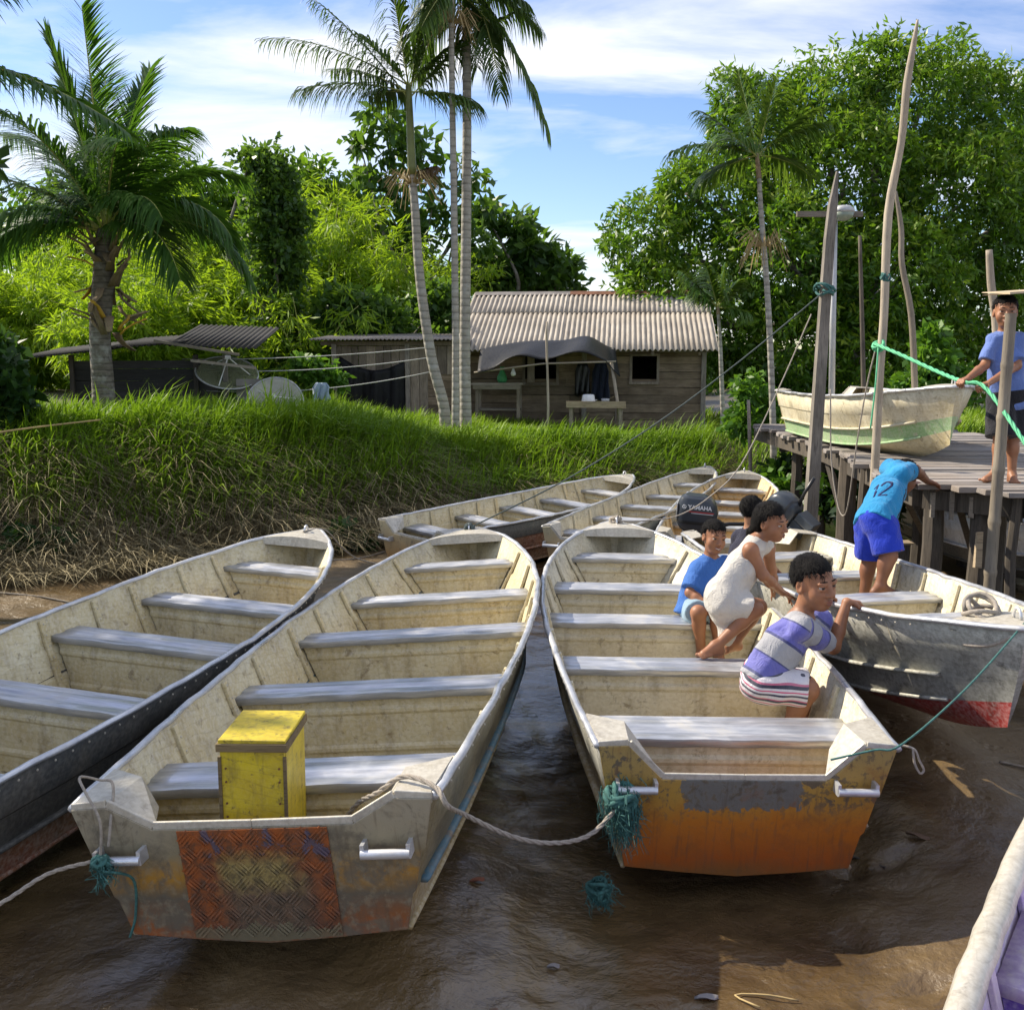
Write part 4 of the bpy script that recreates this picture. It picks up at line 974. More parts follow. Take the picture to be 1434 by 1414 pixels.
# ------------------------------------------------------------------ vegetation
def nrm(a):return a/np.maximum(np.linalg.norm(a,axis=-1,keepdims=True),1e-9)
def leafquads(P,D,L,W,g,fold=.25):
    """diamond leaves folded along the midrib"""
    n=len(P);D=nrm(D);r=g.normal(size=(n,3));S=nrm(np.cross(D,r));N=np.cross(S,D)
    L=np.broadcast_to(L,n)[:,None];W=np.broadcast_to(W,n)[:,None]
    m=P+D*L*.45-N*W*fold
    V=np.stack([P,m+S*W*.5,P+D*L-N*L*.12,m-S*W*.5],1).reshape(-1,3)
    return V,np.arange(n*4).reshape(-1,4)
def crown(name,blobs,ncl,per,L,W,mat,parent,seed,droop=.4,inner=.55,spread=.9,cvar=.22,flat=1.,cbias=0.,topbright=.25,ragged=.6):
    g=np.random.default_rng(seed);C=np.array([b[0] for b in blobs],float);Rr=np.array([[b[1],b[1],b[1]*flat] if np.isscalar(b[1]) else b[1] for b in blobs],float)
    area=(Rr[:,0]*Rr[:,2]);idx=g.choice(len(blobs),ncl,p=area/area.sum())
    d=nrm(g.normal(size=(ncl,3)));lump=.82+.36*vnoise(d[:,0]*2.5+idx*3.1,d[:,2]*2.5+d[:,1]*2,seed)
    rad=(g.uniform(0,1,ncl)**.35)*lump
    rad=rad*(1+.28*(vnoise(d[:,0]*6+idx*1.7,d[:,2]*6+d[:,1]*5,seed+9)-.45)*2*ragged)
    P=C[idx]+d*Rr[idx]*rad[:,None]
    keep=np.ones(ncl,bool)
    for k in range(len(blobs)):
        q=np.linalg.norm((P-C[k])/Rr[k],axis=1);keep&=~((q<inner)&(idx!=k))
    keep&=~(rad<inner*.8)
    P=P[keep];d=d[keep];cl=np.clip(g.normal(.36+cbias,cvar,len(P))+topbright*d[:,2],0,1);n=len(P)  # leaf colour lightened toward each blob's top: sunlight painted into the foliage
    P2=np.repeat(P,per,0)+g.normal(size=(n*per,3))*L*.25;D=np.repeat(d,per,0)*.45+g.normal(size=(n*per,3))*spread+np.array([0,0,-droop])
    V,q=leafquads(P2,D,L*g.uniform(.6,1.25,n*per),W*g.uniform(.7,1.3,n*per),g)
    c=np.clip(np.repeat(cl,per)+g.normal(size=n*per)*.1,0,1)
    return npmesh(name,V,q,mat,parent,smooth=False,attrs={'c':np.repeat(c,4)})
def branches(parent,base,targets,r0,mat,seed,name='limb',mid=.5):
    g=np.random.default_rng(seed)
    for t in targets:
        b=Vector(base);t=Vector(t);m=b.lerp(t,mid)+Vector(g.normal(size=3)*.25)+Vector((0,0,-.2))
        P=smoothpath([b,b.lerp(m,.5)+Vector((0,0,.15)),m,t],4);MB().tube(P,list(np.linspace(r0,r0*.18,len(P))),6).build(name,mat,parent,smooth=True)
def tree(name,label,base,blobs,ncl,per,L,W,leaf,seed,trunk_r=.25,group=None,bark='bark',cat='tree',limbs=True,**kw):
    r=empty(name,base,label,cat,group);B=Vector(base)
    bl=[((Vector(b[0])-B),b[1]) for b in blobs];bl=[((v.x,v.y,v.z),rr) for v,rr in bl]
    top=Vector(np.mean([b[0] for b in bl],0));fork=Vector((top.x*.3,top.y*.3,max(.6,top.z*.45)))
    if limbs:MB().tube(smoothpath([(0,0,-.3),(fork.x*.4,fork.y*.4,fork.z*.5),fork],4),list(np.linspace(trunk_r*1.25,trunk_r*.8,9)),10).build('trunk',M[bark],r,smooth=True)
    if limbs:branches(r,fork,[b[0] for b in bl],trunk_r*.55,M[bark],seed)
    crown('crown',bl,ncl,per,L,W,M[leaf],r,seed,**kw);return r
def rad(px,y):return px*y/1450.
# --- big mango tree on the right
my=24.
mb_=[(905,335,62,23.5),(930,425,74,23.),(1005,285,70,24),(1060,185,66,24.5),(1150,150,66,25),(1180,255,105,24),(1290,150,95,25),(1375,170,80,25.5),(1340,290,110,24),(1425,330,90,25),(1100,360,100,23.),(1250,400,110,23.),(1010,450,80,23.),(1400,450,70,24),(1100,490,90,22.6),(1210,510,90,22.6),(1320,500,80,24),(1480,250,100,26),(960,270,45,24),(1230,90,40,25),(1030,130,35,24.5)]
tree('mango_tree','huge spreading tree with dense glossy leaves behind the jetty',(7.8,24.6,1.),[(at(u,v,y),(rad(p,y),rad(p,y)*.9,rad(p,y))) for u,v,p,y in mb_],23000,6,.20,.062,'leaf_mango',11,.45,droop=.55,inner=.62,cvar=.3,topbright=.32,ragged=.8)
# --- trees behind the house
def T(lst):return [(at(u,v,y),rad(p,y)) for u,v,p,y in lst]
tree('cecropia_tree','sparse tall tree with clustered large leaves behind the three slim palms',(at(590,560,30).x,30,.9),T([(535,165,22,30),(560,200,24,30),(505,205,18,30),(520,245,20,30),(590,215,24,30),(640,225,20,30),(665,260,18,30),(560,265,26,30),(610,270,24,30),(520,300,20,30),(640,310,26,30),(580,320,30,30),(665,345,24,30)]),250,6,.42,.17,'leaf_mid',12,.16,droop=.5,spread=1.,inner=.2)
tree('spreading_tree','low spreading tree with layered leaves behind the house roof',(at(720,560,32).x,32,.9),T([(680,300,30,32),(720,320,30,32),(745,350,34,32),(790,370,30,32),(700,370,36,32),(760,395,36,32),(812,398,16,32),(660,390,34,32),(715,400,36,32)]),520,6,.4,.17,'leaf_mid',13,.2,droop=.4,flat=.55,inner=.3)
tree('vine_tree','dark leafy column of a vine covered tree between the bamboo clumps',(at(380,540,23).x,23,1.1),T([(375,235,28,23),(350,228,18,23),(398,250,22,23),(380,285,36,23),(405,300,26,23),(372,330,36,23),(402,355,34,23),(385,395,34,23),(395,450,36,23),(400,500,40,23)]),2500,5,.17,.085,'leaf_mid',14,.2,droop=.3,inner=.3,cvar=.35,cbias=.0,ragged=2.6)
tree('vine_bush','dark broad leaved thicket behind the lean-to roof',(at(500,560,22.8).x,22.8,1.),T([(470,430,28,22.8),(505,440,34,22.8),(540,460,34,22.8),(480,490,34,22.6),(610,430,36,23.4),(625,480,36,23)]),1000,6,.22,.12,'leaf_mid',15,.12,cat='bush',droop=.3,inner=.4)
tree('leafy_tree','mid green leafy tree filling the gap behind the coconut palm',(at(150,560,31).x,31,1.),T([(60,330,60,31),(120,300,60,31),(180,290,60,31),(240,270,55,31),(110,370,70,31),(200,360,80,31),(20,380,60,31),(280,330,60,31)]),2600,6,.3,.13,'leaf_mango',17,.25,inner=.4,ragged=1.4)
tree('leafy_tree','mid green leafy tree rising between the vine column and slim palms',(at(450,560,32).x,32,1.),T([(440,270,45,32),(490,300,50,32),(430,330,60,32),(500,360,60,32),(560,370,50,32),(330,290,40,32),(350,350,50,32)]),2200,6,.3,.13,'leaf_mango',18,.25,inner=.4,ragged=1.4)
# --- bamboo clumps
def bamboo(u,y,hv,seed,label,n=20,leaves=15000,spread=1.35):
    b=at(u,560,y);z=tz(b.x,y);H_=at(u,hv,y).z-z;g=np.random.default_rng(seed)
    r=empty('bamboo_clump',(b.x,y,z),label,'bamboo','bamboo behind the bank');P=[];D=[]
    mbs=MB()
    for k in range(n):
        az=g.uniform(0,2*np.pi);ln=g.uniform(.15,1)*spread;h=H_*g.uniform(.55,1.0);r0=g.uniform(0,.4)
        s=Vector((math.cos(az)*r0,math.sin(az)*r0,0));pts=[]
        for q in range(9):
            f=q/8;pts.append(s+Vector((math.cos(az)*ln*f**2*1.5,math.sin(az)*ln*f**2*1.5,h*(f-.16*f**4*ln))))
        mbs=MB().tube(pts,list(np.linspace(.035,.006,9)),5);mbs.build('culm',M['rachis'],r,smooth=True)
        m=leaves//n;f=g.uniform(.05,1.0,m);fi=np.clip(f*8,0,7.999);i0=fi.astype(int);A=np.array([list(p) for p in pts])
        base=A[i0]+(A[i0+1]-A[i0])*(fi-i0)[:,None]
        # sprays: leaves gathered at branch ends around the culm
        nb=max(12,m//26);bo=g.normal(size=(nb,3))*np.array([.42,.42,.28])+np.array([0,0,-.05]);bf=g.uniform(.06,1,nb);bi=g.integers(0,nb,m)
        fi=np.clip(bf[bi]*8,0,7.999);i0=fi.astype(int);base=A[i0]+(A[i0+1]-A[i0])*(fi-i0)[:,None]
        P.append(base+bo[bi]*g.uniform(.5,1.15,(m,1))+g.normal(size=(m,3))*.07);D.append(bo[bi]*1.2+g.normal(size=(m,3))*.55+np.array([0,0,-.5]))
    P=np.concatenate(P);D=np.concatenate(D);V,q=leafquads(P,D,g.uniform(.18,.34,len(P)),g.uniform(.028,.05,len(P)),g)
    c=np.clip(g.normal(.5,.22,len(P)),0,1);npmesh('foliage',V,q,M['leaf_bamboo'],r,smooth=False,attrs={'c':np.repeat(c,4)})
bl=['lower bamboo clump in front of the others beside the palm','small bamboo clump right at the foot of the dark vine tree','bamboo clump behind the dark shed at the far left edge','feathery bamboo clump right behind the coconut palm trunk','tall yellow green bamboo clump left of the dark vine tree','bamboo clump standing close behind the mesh satellite dish','pale feathery bamboo clump right of the dark vine tree','bamboo clump behind the lean-to and the slim palms','thin bamboo clump showing between the slim palms and house roof']
for k,(u,y,hv,n_,lv) in enumerate([(205,22.4,360,18,16000),(430,22.6,400,12,9000),(35,25,340,24,22000),(120,27,300,26,24000),(255,26,245,32,36000),(320,24.5,315,24,24000),(455,28,225,32,34000),(545,27.5,300,24,20000),(610,28,330,18,14000)]):bamboo(u,y,hv,40+k,bl[k],n_,lv)
# --- palms
def frond(parent,base,d0,length,droop,leaf,nleaf,ll,hang,seed,mat,width=.035,name='frond',rib=.022,twist=0.):
    g=np.random.default_rng(seed);d=Vector(d0).normalized();p=Vector(base);N=14;step=length/N;pts=[p.copy()]
    for k in range(N):
        p=p+d*step;pts.append(p.copy());d=(d+Vector((0,0,-droop*step*(.4+1.6*k/N)))).normalized()
    A=np.array([list(q) for q in pts]);f=np.linspace(.14,1.,nleaf);f=np.concatenate([f,f]);sd=np.concatenate([np.ones(nleaf),-np.ones(nleaf)])
    fi=np.clip(f*N,0,N-.001);i0=fi.astype(int);P=A[i0]+(A[i0+1]-A[i0])*(fi-i0)[:,None];Tn=nrm(A[i0+1]-A[i0])
    S=nrm(np.cross(Tn,np.array([0,0,1.])+1e-3));
    if twist:S=nrm(S*math.cos(twist)+np.cross(Tn,S)*math.sin(twist))
    S=S*sd[:,None]
    n=len(P);len_=ll*(.45+.75*np.sin(np.pi*np.clip(f*.86+.10,0,1)))*g.uniform(.8,1.15,n)
    dr=nrm(Tn*(.55+.35*f[:,None])+S*.85+g.normal(size=(n,3))*.10+np.array([0,0,.18]))
    VV=[];cur=P.copy();W=width*g.uniform(.8,1.2,n)
    wv=nrm(np.cross(dr,np.array([0,0,1.])))*.6+np.array([0,0,.25]);wv=nrm(wv)
    for k,w in enumerate((.55,1.,.8,.42,.04)):
        VV+=[cur-wv*(W*w*.5)[:,None],cur+wv*(W*w*.5)[:,None]]
        dr=nrm(dr+np.array([0,0,-1.])*hang*(.16+.18*k)*g.uniform(.7,1.3,(n,1)));cur=cur+dr*(len_/4)[:,None]
    V=np.stack(VV,1).reshape(-1,3);b=np.arange(n)[:,None]*10;q=np.concatenate([b+np.array([2*k,2*k+1,2*k+3,2*k+2]) for k in range(4)],0)
    c=np.clip(g.normal(.5,.2,n),0,1)
    o=npmesh(name,V,q,mat,parent,smooth=True,attrs={'c':np.repeat(c,10)})
    MB().tube(pts,list(np.linspace(rib,rib*.2,len(pts))),6).build('rib',M['rachis'],o,smooth=True);return o
def palm_trunk(parent,pts,radii,mat,seg=6):
    P=smoothpath(pts,seg);rr=list(np.interp(np.linspace(0,1,len(P)),np.linspace(0,1,len(radii)),radii));MB().tube(P,rr,12).build('trunk',mat,parent,smooth=True)
# coconut palm
cy_=16.0;cb=at(143,548,cy_);zb_=tz(cb.x,cy_);cp=empty('coconut_palm',(cb.x,cy_,zb_-.1),'coconut palm with a ragged fibrous trunk top beside the dark shed','palm');B=Vector((cb.x,cy_,zb_-.1))
ct=at(148,322,cy_)-B
palm_trunk(cp,[(0,0,-.2),(.02,0,.5),at(140,470,cy_)-B,at(144,400,cy_)-B,ct],[.20,.17,.155,.16,.13],M['coco_trunk'])
g=np.random.default_rng(5)
for k in range(46):     # old leaf bases and fibre
    a=g.uniform(0,2*np.pi);h=at(143,int(g.uniform(335,470)),cy_).z-B.z;d=Vector((math.cos(a),math.sin(a),0));p0=Vector((ct.x*.9,0,h))+d*.15
    L_=g.uniform(.25,.6);up=g.uniform(.35,1.0)
    mbx=MB();rows=[];
    for q in range(4):
        f=q/3;c=p0+d*(.08*f+.26*f*f*g.uniform(.3,1.3))+Vector((0,0,L_*f*up*(1 if k%4 else -1.0)));s=Vector((-d.y,d.x,0))*(.075*(1-.6*f));rows.append([c-s,c+d*.02,c+s])
    mbx.grid(rows);o=mbx.build('leaf_base',M['sheath_yellow'] if k%9==1 else M['sheath'],cp,smooth=True);s_=o.modifiers.new('s','SOLIDIFY');s_.thickness=.018
fr=[(20,-.6,2.0,.6),(-38,.7,2.1,.6),(72,-.7,1.9,.9),(-72,-.7,1.9,.9),(-12,.8,2.2,.5),(-9,-.1,2.5,.2),(9,.2,2.4,.25),(-3,.25,2.3,.15),(50,.6,2.1,.7),(35,.9,1.9,.7),(2,-.2,2.75,.22),(-6,.3,2.4,.3),(-30,.2,2.3,.45),(-48,-.35,2.3,.55),(-62,.4,2.2,.6),(-75,-.2,1.8,.8),(28,-.3,2.1,.55),(38,.35,2.2,.5),(55,-.2,2.1,.75),(66,.25,2.2,.8),(14,.5,2.3,.35),(-18,-.5,2.2,.5),(45,-.7,1.8,.8),(-55,-.8,1.8,.8),(10,.9,1.9,.6),(-4,.6,2.2,.3)]
for k,(a,dy,l,dr) in enumerate(fr):
    frond(cp,ct+Vector((0,0,-.05)),(math.sin(R(a)),dy,math.cos(R(a))),l*1.12,dr,None,92,.78 if abs(a)>10 else .62,.8 if abs(a)>10 else .2,100+k,M['leaf_coco'],.036)
# palm left of the frame whose fronds reach in
pb=(-8.3,13.2);p2=empty('coconut_palm',(pb[0],pb[1],tz(*pb)-.1),'tall palm beyond the shed whose fronds hang into the sky','palm');B2=Vector((pb[0],pb[1],tz(*pb)-.1))
c2=Vector((.3,0,4.6))
palm_trunk(p2,[(0,0,-.2),(.1,0,2),c2],[.2,.16,.13],M['coco_trunk'])
for k in range(10):
    a=R(-170+k*36);e=[1.1,.7,.9][k%3];frond(p2,c2,(math.cos(a),math.sin(a)*.8,e),2.2,.34,None,80,.66,.8,200+k,M['leaf_coco'],.042)
frond(p2,c2+Vector((0,0,.2)),tuple((at(60,110,12.6)-B2-c2)),3.9,.12,None,110,.62,.8,221,M['leaf_coco'],.042)
frond(p2,c2,tuple((at(-10,170,12.8)-B2-c2)),2.3,.30,None,90,.62,.9,222,M['leaf_coco'],.042)
# slim palms in front of the lean-to
def acai(label,tr,crown_px,y,fronds,seed,shaft,rt=.075,leaf='leaf_acai',dead=(),thread=None,ll=.55,hang=1.25):
    b=at(tr[0][0],tr[0][1],y);b.z=tz(b.x,y)-.05;r=empty('slim_palm',b,label,'palm','slim ringed palms')
    pts=[(0,0,-.2)]+[at(u,v,y)-b for u,v in tr];palm_trunk(r,pts,[rt*1.35,rt*1.1,rt,rt*.85,rt*.75],M['palm_trunk'],5)
    C=at(*crown_px,y)-b;e=at(*tr[-1],y)-b
    P=smoothpath([e,e.lerp(C,.5),C],4);MB().tube(P,list(np.linspace(rt*.95,rt*.6,len(P))),9).build('crownshaft',M[shaft],r,smooth=True)
    for k,(u,v,dy,dr) in enumerate(fronds):
        t=at(u,v,y+dy)-b;d=t-C;L=d.length*1.08;frond(r,C.lerp(e,.15*(k%3)/2),tuple(d+Vector((0,0,L*.5*dr))),L,dr*.62,None,50,ll*1.08,hang,seed+k,M[leaf],.032,rib=.014)
    for k,(u,v,dy) in enumerate(dead):
        t=at(u,v,y+dy)-b;d=t-e;frond(r,e,tuple(d+Vector((.3,0,0))),d.length,.1,None,36,.3,1.5,seed+50+k,M['leaf_dead'],.03,name='dead_frond')
    if thread:
        for (u,v,sp) in thread:
            c=at(u,v,y)-b;g=np.random.default_rng(seed+int(u));mbt=MB()
            for k in range(60):
                an=g.uniform(0,2*np.pi);q=c+Vector((math.cos(an)*.05,math.sin(an)*.05,.05));o_=Vector((math.cos(an)*sp*g.uniform(.4,1),math.sin(an)*sp*g.uniform(.4,1),g.uniform(-.1,.35)))
                mbt.tube([q,q+o_*.55+Vector((0,0,.06)),q+o_+Vector((0,0,-.25*g.uniform(.6,1.3)))],.006,3,cap=False)
            mbt.build('fruit_strings',M['thread'],r)
    return r
acai('slim palm with a green crownshaft and brown fruit strings, leaning trunk',[(622,572),(604,500),(588,390),(581,290),(577,245)],(572,120),17.,[(385,52,.3,.35),(428,128,-.3,.5),(450,-10,.2,.25),(500,60,-.6,.45),(520,140,.6,.6),(600,-40,.1,.2),(640,70,.4,.5),(655,150,-.4,.6),(700,10,.3,.35),(545,-40,-.2,.1),(470,95,.9,.4)],300,'crownshaft',.08,dead=[(605,225,-.1)],thread=[(577,262,.55)])
acai('slim palm with a thin straight pale trunk, middle one of three',[(638,575),(638,480),(636,300),(633,120),(632,40)],(633,-30),16.7,[(560,-20,.2,.4),(600,40,-.4,.6),(690,50,.3,.6),(660,90,.5,.7),(580,70,.4,.7),(720,-30,.2,.3)],330,'palm_trunk',.055,thread=[(634,38,.4)])
acai('slim palm with the thickest mottled trunk beside the house roof',[(652,575),(651,480),(653,300),(654,150),(653,30)],(652,-40),17.3,[(742,45,.2,.5),(760,165,-.2,.45),(725,0,-.3,.4),(600,20,.3,.5),(690,120,-.5,.8),(670,-120,0,.1),(600,100,.2,.7),(610,-90,.2,.2)],360,'palm_trunk',.085,thread=[(655,42,.4)])
acai('slender palm with yellowing fronds standing before the huge tree',[(1083,640),(1080,520),(1074,400),(1066,300),(1063,250)],(1060,215),15.6,[(1035,110,.2,.15),(1085,120,-.2,.15),(985,165,.3,.5),(950,230,-.2,.65),(1000,270,.4,.9),(1140,160,.1,.5),(1150,190,-.3,.6),(1120,270,.3,1.),(1020,200,-.6,.6)],390,'sheath',.045,'leaf_acai_y',thread=[(1070,350,.4)],ll=.5,hang=1.0)
acai('little palm growing between the house and the slender palm',[(1012,585),(1010,520),(1008,470),(1006,440)],(1005,430),19.,[(955,390,0,.4),(975,420,.3,.7),(1015,375,0,.2),(1035,400,.2,.5),(1040,450,-.2,.8),(990,380,-.3,.3)],410,'sheath',.04,'leaf_acai_y',ll=.4)
# shade tree left of the frame: its twigs show at the left edge
tree('shade_tree','leafy tree over the left bank whose twigs show against the sky',(-8.9,8.6,1.2),[((-8.7,7.4,7.00),(1.0,.9,.85)),((-8.1,8.3,7.20),(1.0,.9,.9)),((-7.75,9.1,6.80),(.9,.8,.8)),((-8.9,8.6,6.30),(1.1,1.0,.8)),((-9.8,8.2,7.80),(1.0,.9,.8)),((-7.5,10.6,4.30),(.7,.7,.5)),((-6.3,11.6,4.15),(.7,.7,.35)),((-9.4,6.6,6.60),(.9,.9,.7))],1500,6,.2,.1,'leaf_dark',16,.28,droop=.3,inner=.3)
# shrubs
def shrub(label,lst,ncl,L,W,leaf,seed,name='shrub',base=None,**kw):
    bl_=T(lst);c=np.mean([list(b[0]) for b in bl_],0);y=c[1];z=tz(c[0],y)
    return tree(name,label,(c[0],y,z),bl_,ncl,5,L,W,leaf,seed,.03,cat='shrub',limbs=False,**kw)
shrub('bright green shrub growing behind the raised boat',[(1305,500,28,15.5),(1290,540,35,15.5),(1330,540,30,15.7),(1305,468,14,15.5)],420,.16,.08,'leaf_bright',21,inner=.2)
shrub('bright leafy shrub at the jetty root beside the slender palm',[(1050,545,22,16.5),(1040,590,26,16.5),(1075,570,22,16.6)],320,.14,.07,'leaf_bright',22,inner=.2)
shrub('dark tangle of plants under the jetty',[(1165,690,32,12.2),(1200,710,30,11.6),(1100,665,26,14.0),(1235,700,26,11.4)],420,.15,.07,'leaf_dark',23,inner=.2)
shrub('fresh leaves sprouting between the motor boat and jetty posts',[(1095,680,14,13.6),(1080,672,10,13.8),(1215,690,10,12.4)],110,.16,.08,'leaf_bright',24,inner=.1)
shrub('bush with broad leaves at the left end of the bank',[(2,520,26,12.4),(10,560,30,12.2),(-15,500,30,12.6)],260,.2,.12,'leaf_dark',25,inner=.1)
shrub('low bright shrubs around the satellite dishes',[(430,520,22,18.6),(330,525,20,18.8),(290,530,18,18.6),(465,530,18,18.6),(250,535,16,18.8)],520,.15,.08,'leaf_bright',26,inner=.1)
shrub('low grey green creeper with round leaves on the bank slope',[(215,625,16,12.9),(250,640,18,12.8),(280,635,12,12.9),(190,640,10,12.8)],46,.16,.13,'leaf_mid',27,inner=.0)
shrub('dark weeds at the foot of the bank beside the slate boat',[(90,765,26,11.0),(30,760,26,10.8),(480,750,20,12.2),(510,762,14,12.2)],220,.10,.045,'leaf_dark',28,inner=.0)
# far wood closing the view low down
g=np.random.default_rng(77)
fb=[((x_,37+g.uniform(-2,3),g.uniform(.8,1.8)+ .02*2),(g.uniform(1.6,2.4),1.2,g.uniform(1.2,1.9))) for x_ in np.arange(-22,24,1.7)]
fb+=[((x_,40+g.uniform(-3,4),g.uniform(2.,3.4)),(g.uniform(2.,3.),1.6,g.uniform(2.2,3.4))) for x_ in list(np.arange(-46,-19,2.2))+list(np.arange(22,46,2.2))]
o=crown('far_wood',fb,15000,5,.38,.18,M['leaf_mid'],None,78,droop=.3,inner=.3);tag(o,'low band of distant bushes behind the bamboo and house','wood',kind='stuff')
# ------------------------------------------------------------------ people: signed-distance bodies meshed with surface nets
def A3(v):return np.array([v[0],v[1],v[2]],float)
def cone(a,b,ra,rb,k=.02):return('c',A3(a),A3(b),ra,rb,k)
def ell(c,r,axes=None,k=.02):return('e',A3(c),np.array(r,float),axes,None,k)
def sub(p,k=.01):return('-',p,k)
def bbox(p):
    if p[0]=='c':
        m=max(p[3],p[4]);return np.minimum(p[1],p[2])-m,np.maximum(p[1],p[2])+m
    if p[0]=='e':
        m=p[2].max();return p[1]-m,p[1]+m
    return bbox(p[1])
def sdf(p,X):
    if p[0]=='c':
        ba=p[2]-p[1];pa=X-p[1];t=np.clip((pa@ba)/max(ba@ba,1e-9),0,1);return np.linalg.norm(pa-t[...,None]*ba,axis=-1)-(p[3]+(p[4]-p[3])*t)
    q=X-p[1]
    if p[3] is not None:q=q@np.array(p[3]).T
    k0=np.linalg.norm(q/p[2],axis=-1);k1=np.linalg.norm(q/(p[2]**2),axis=-1);return k0*(k0-1)/np.maximum(k1,1e-6)
def smin(a,b,k):
    h=np.maximum(k-np.abs(a-b),0)/k;return np.minimum(a,b)-h*h*k*.25
def field(prims,lo,h,shape,D=None):
    if D is None:D=np.full(shape,.3,np.float32)
    for p in prims:
        a,b=bbox(p);m=.05
        i0=np.maximum(np.floor((a-m-lo)/h).astype(int),0);i1=np.minimum(np.ceil((b+m-lo)/h).astype(int)+1,shape)
        if (i1<=i0).any():continue
        g=np.stack(np.meshgrid(*[lo[d]+h*np.arange(i0[d],i1[d]) for d in range(3)],indexing='ij'),-1)
        s=tuple(slice(i0[d],i1[d]) for d in range(3))
        if p[0]=='-':D[s]=-smin(-D[s],sdf(p[1],g),p[2])
        else:D[s]=smin(D[s],sdf(p,g),p[5])
    return D
def nets(D,lo,h):
    S=D<0;nx,ny,nz=D.shape
    c=np.zeros((nx-1,ny-1,nz-1),np.int8)
    for i in(0,1):
        for j in(0,1):
            for k in(0,1):c+=S[i:nx-1+i,j:ny-1+j,k:nz-1+k]
    act=(c>0)&(c<8);idx=-np.ones(act.shape,np.int64);I=np.argwhere(act);idx[act]=np.arange(len(I))
    acc=np.zeros((len(I),3));cnt=np.zeros(len(I))
    cor=[(i,j,k) for i in(0,1) for j in(0,1) for k in(0,1)]
    for a in cor:
        for d in range(3):
            if a[d]:continue
            b=list(a);b[d]=1
            va=D[I[:,0]+a[0],I[:,1]+a[1],I[:,2]+a[2]];vb=D[I[:,0]+b[0],I[:,1]+b[1],I[:,2]+b[2]]
            x=(va<0)!=(vb<0);t=np.where(x,va/np.where(x,va-vb,1),0)
            p=np.tile(np.array(a,float),(len(I),1));p[:,d]+=t;acc[x]+=p[x];cnt[x]+=1
    V=lo+h*(I+acc/np.maximum(cnt,1)[:,None]);Q=[]
    for d in range(3):
        u,v=(d+1)%3,(d+2)%3
        sl0=[slice(None)]*3;sl1=[slice(None)]*3;sl0[d]=slice(0,-1);sl1[d]=slice(1,None)
        x=S[tuple(sl0)]!=S[tuple(sl1)];E=np.argwhere(x);ok=(E[:,u]>0)&(E[:,v]>0)&(E[:,u]<D.shape[u]-1)&(E[:,v]<D.shape[v]-1);E=E[ok]
        f=S[E[:,0],E[:,1],E[:,2]]
        def g(du,dv):
            J=E.copy();J[:,u]-=du;J[:,v]-=dv;return idx[J[:,0],J[:,1],J[:,2]]
        q=np.stack([g(0,0),g(1,0),g(1,1),g(0,1)],-1);q[~f]=q[~f][:,::-1];Q.append(q)
    Q=np.concatenate(Q);Q=Q[(Q>=0).all(1)];return V,Q[:,::-1]
def folds(X,amp,fr=34.,seed=0):
    a=np.array([.6,.5,.62]);b=np.array([-.7,.3,.65]);c=np.array([.2,.9,-.4]);u=X@a;v=X@b;w=X@c
    return amp*(np.sin(u*fr+2.2*np.sin(v*fr*.45+seed)+seed)*.55+np.sin(v*fr*1.7+2.4*np.sin(w*fr*.6+seed*2))*.35+np.sin(w*fr*2.6+3*np.sin(u*fr*.8+seed))*.22)
def skinmesh(name,prims,h,mat,parent,org,noise=None,attrs=None):
    lo=np.min([bbox(p)[0] for p in prims if p[0]!='-'],0)-.03;hi=np.max([bbox(p)[1] for p in prims if p[0]!='-'],0)+.03
    shape=tuple(np.ceil((hi-lo)/h).astype(int)+1);D=field(prims,lo,h,shape)
    V,Q=nets(D,lo,h);return npmesh(name,V-A3(org),Q,mat,parent,smooth=True)
def garment(name,groups,h,mat,parent,org,cuts=(),holes=(),amp=.004,seed=0,fr=34.):
    """groups: (prims, planes[(pt,normal) keep normal side], axis(origin,dir)); holes: prims removed"""
    allp=[p for g in groups for p in g[0]];lo=np.min([bbox(p)[0] for p in allp],0)-.03;hi=np.max([bbox(p)[1] for p in allp],0)+.03
    shape=tuple(np.ceil((hi-lo)/h).astype(int)+1)
    G=np.stack(np.meshgrid(*[lo[d]+h*np.arange(shape[d]) for d in range(3)],indexing='ij'),-1)
    D=None;fs=[]
    for pr,pl,ax in groups:
        d=field(pr,lo,h,shape)
        d=d+folds(G,amp,fr,seed)*np.clip((.06-np.abs(d))/.06,0,1)
        for pt,n in pl:d=np.maximum(d,-((G-A3(pt))@A3(n)))
        D=d if D is None else smin(D,d,.018)
    for pt,n in cuts:D=np.maximum(D,-((G-A3(pt))@A3(n)))
    for p in holes:D=np.maximum(D,-sdf(p,G))
    V,Q=nets(D,lo,h)
    s=np.zeros(len(V));best=np.full(len(V),9.)
    for pr,pl,ax in groups:
        d=np.min([sdf(p,V) for p in pr],0);k=d<best;best=np.where(k,d,best)
        s=np.where(k,(V-A3(ax[0]))@A3(ax[1]),s)
    return npmesh(name,V-A3(org),Q,mat,parent,smooth=True,attrs={'s':s})
def U(v):
    v=A3(v);return v/np.linalg.norm(v)
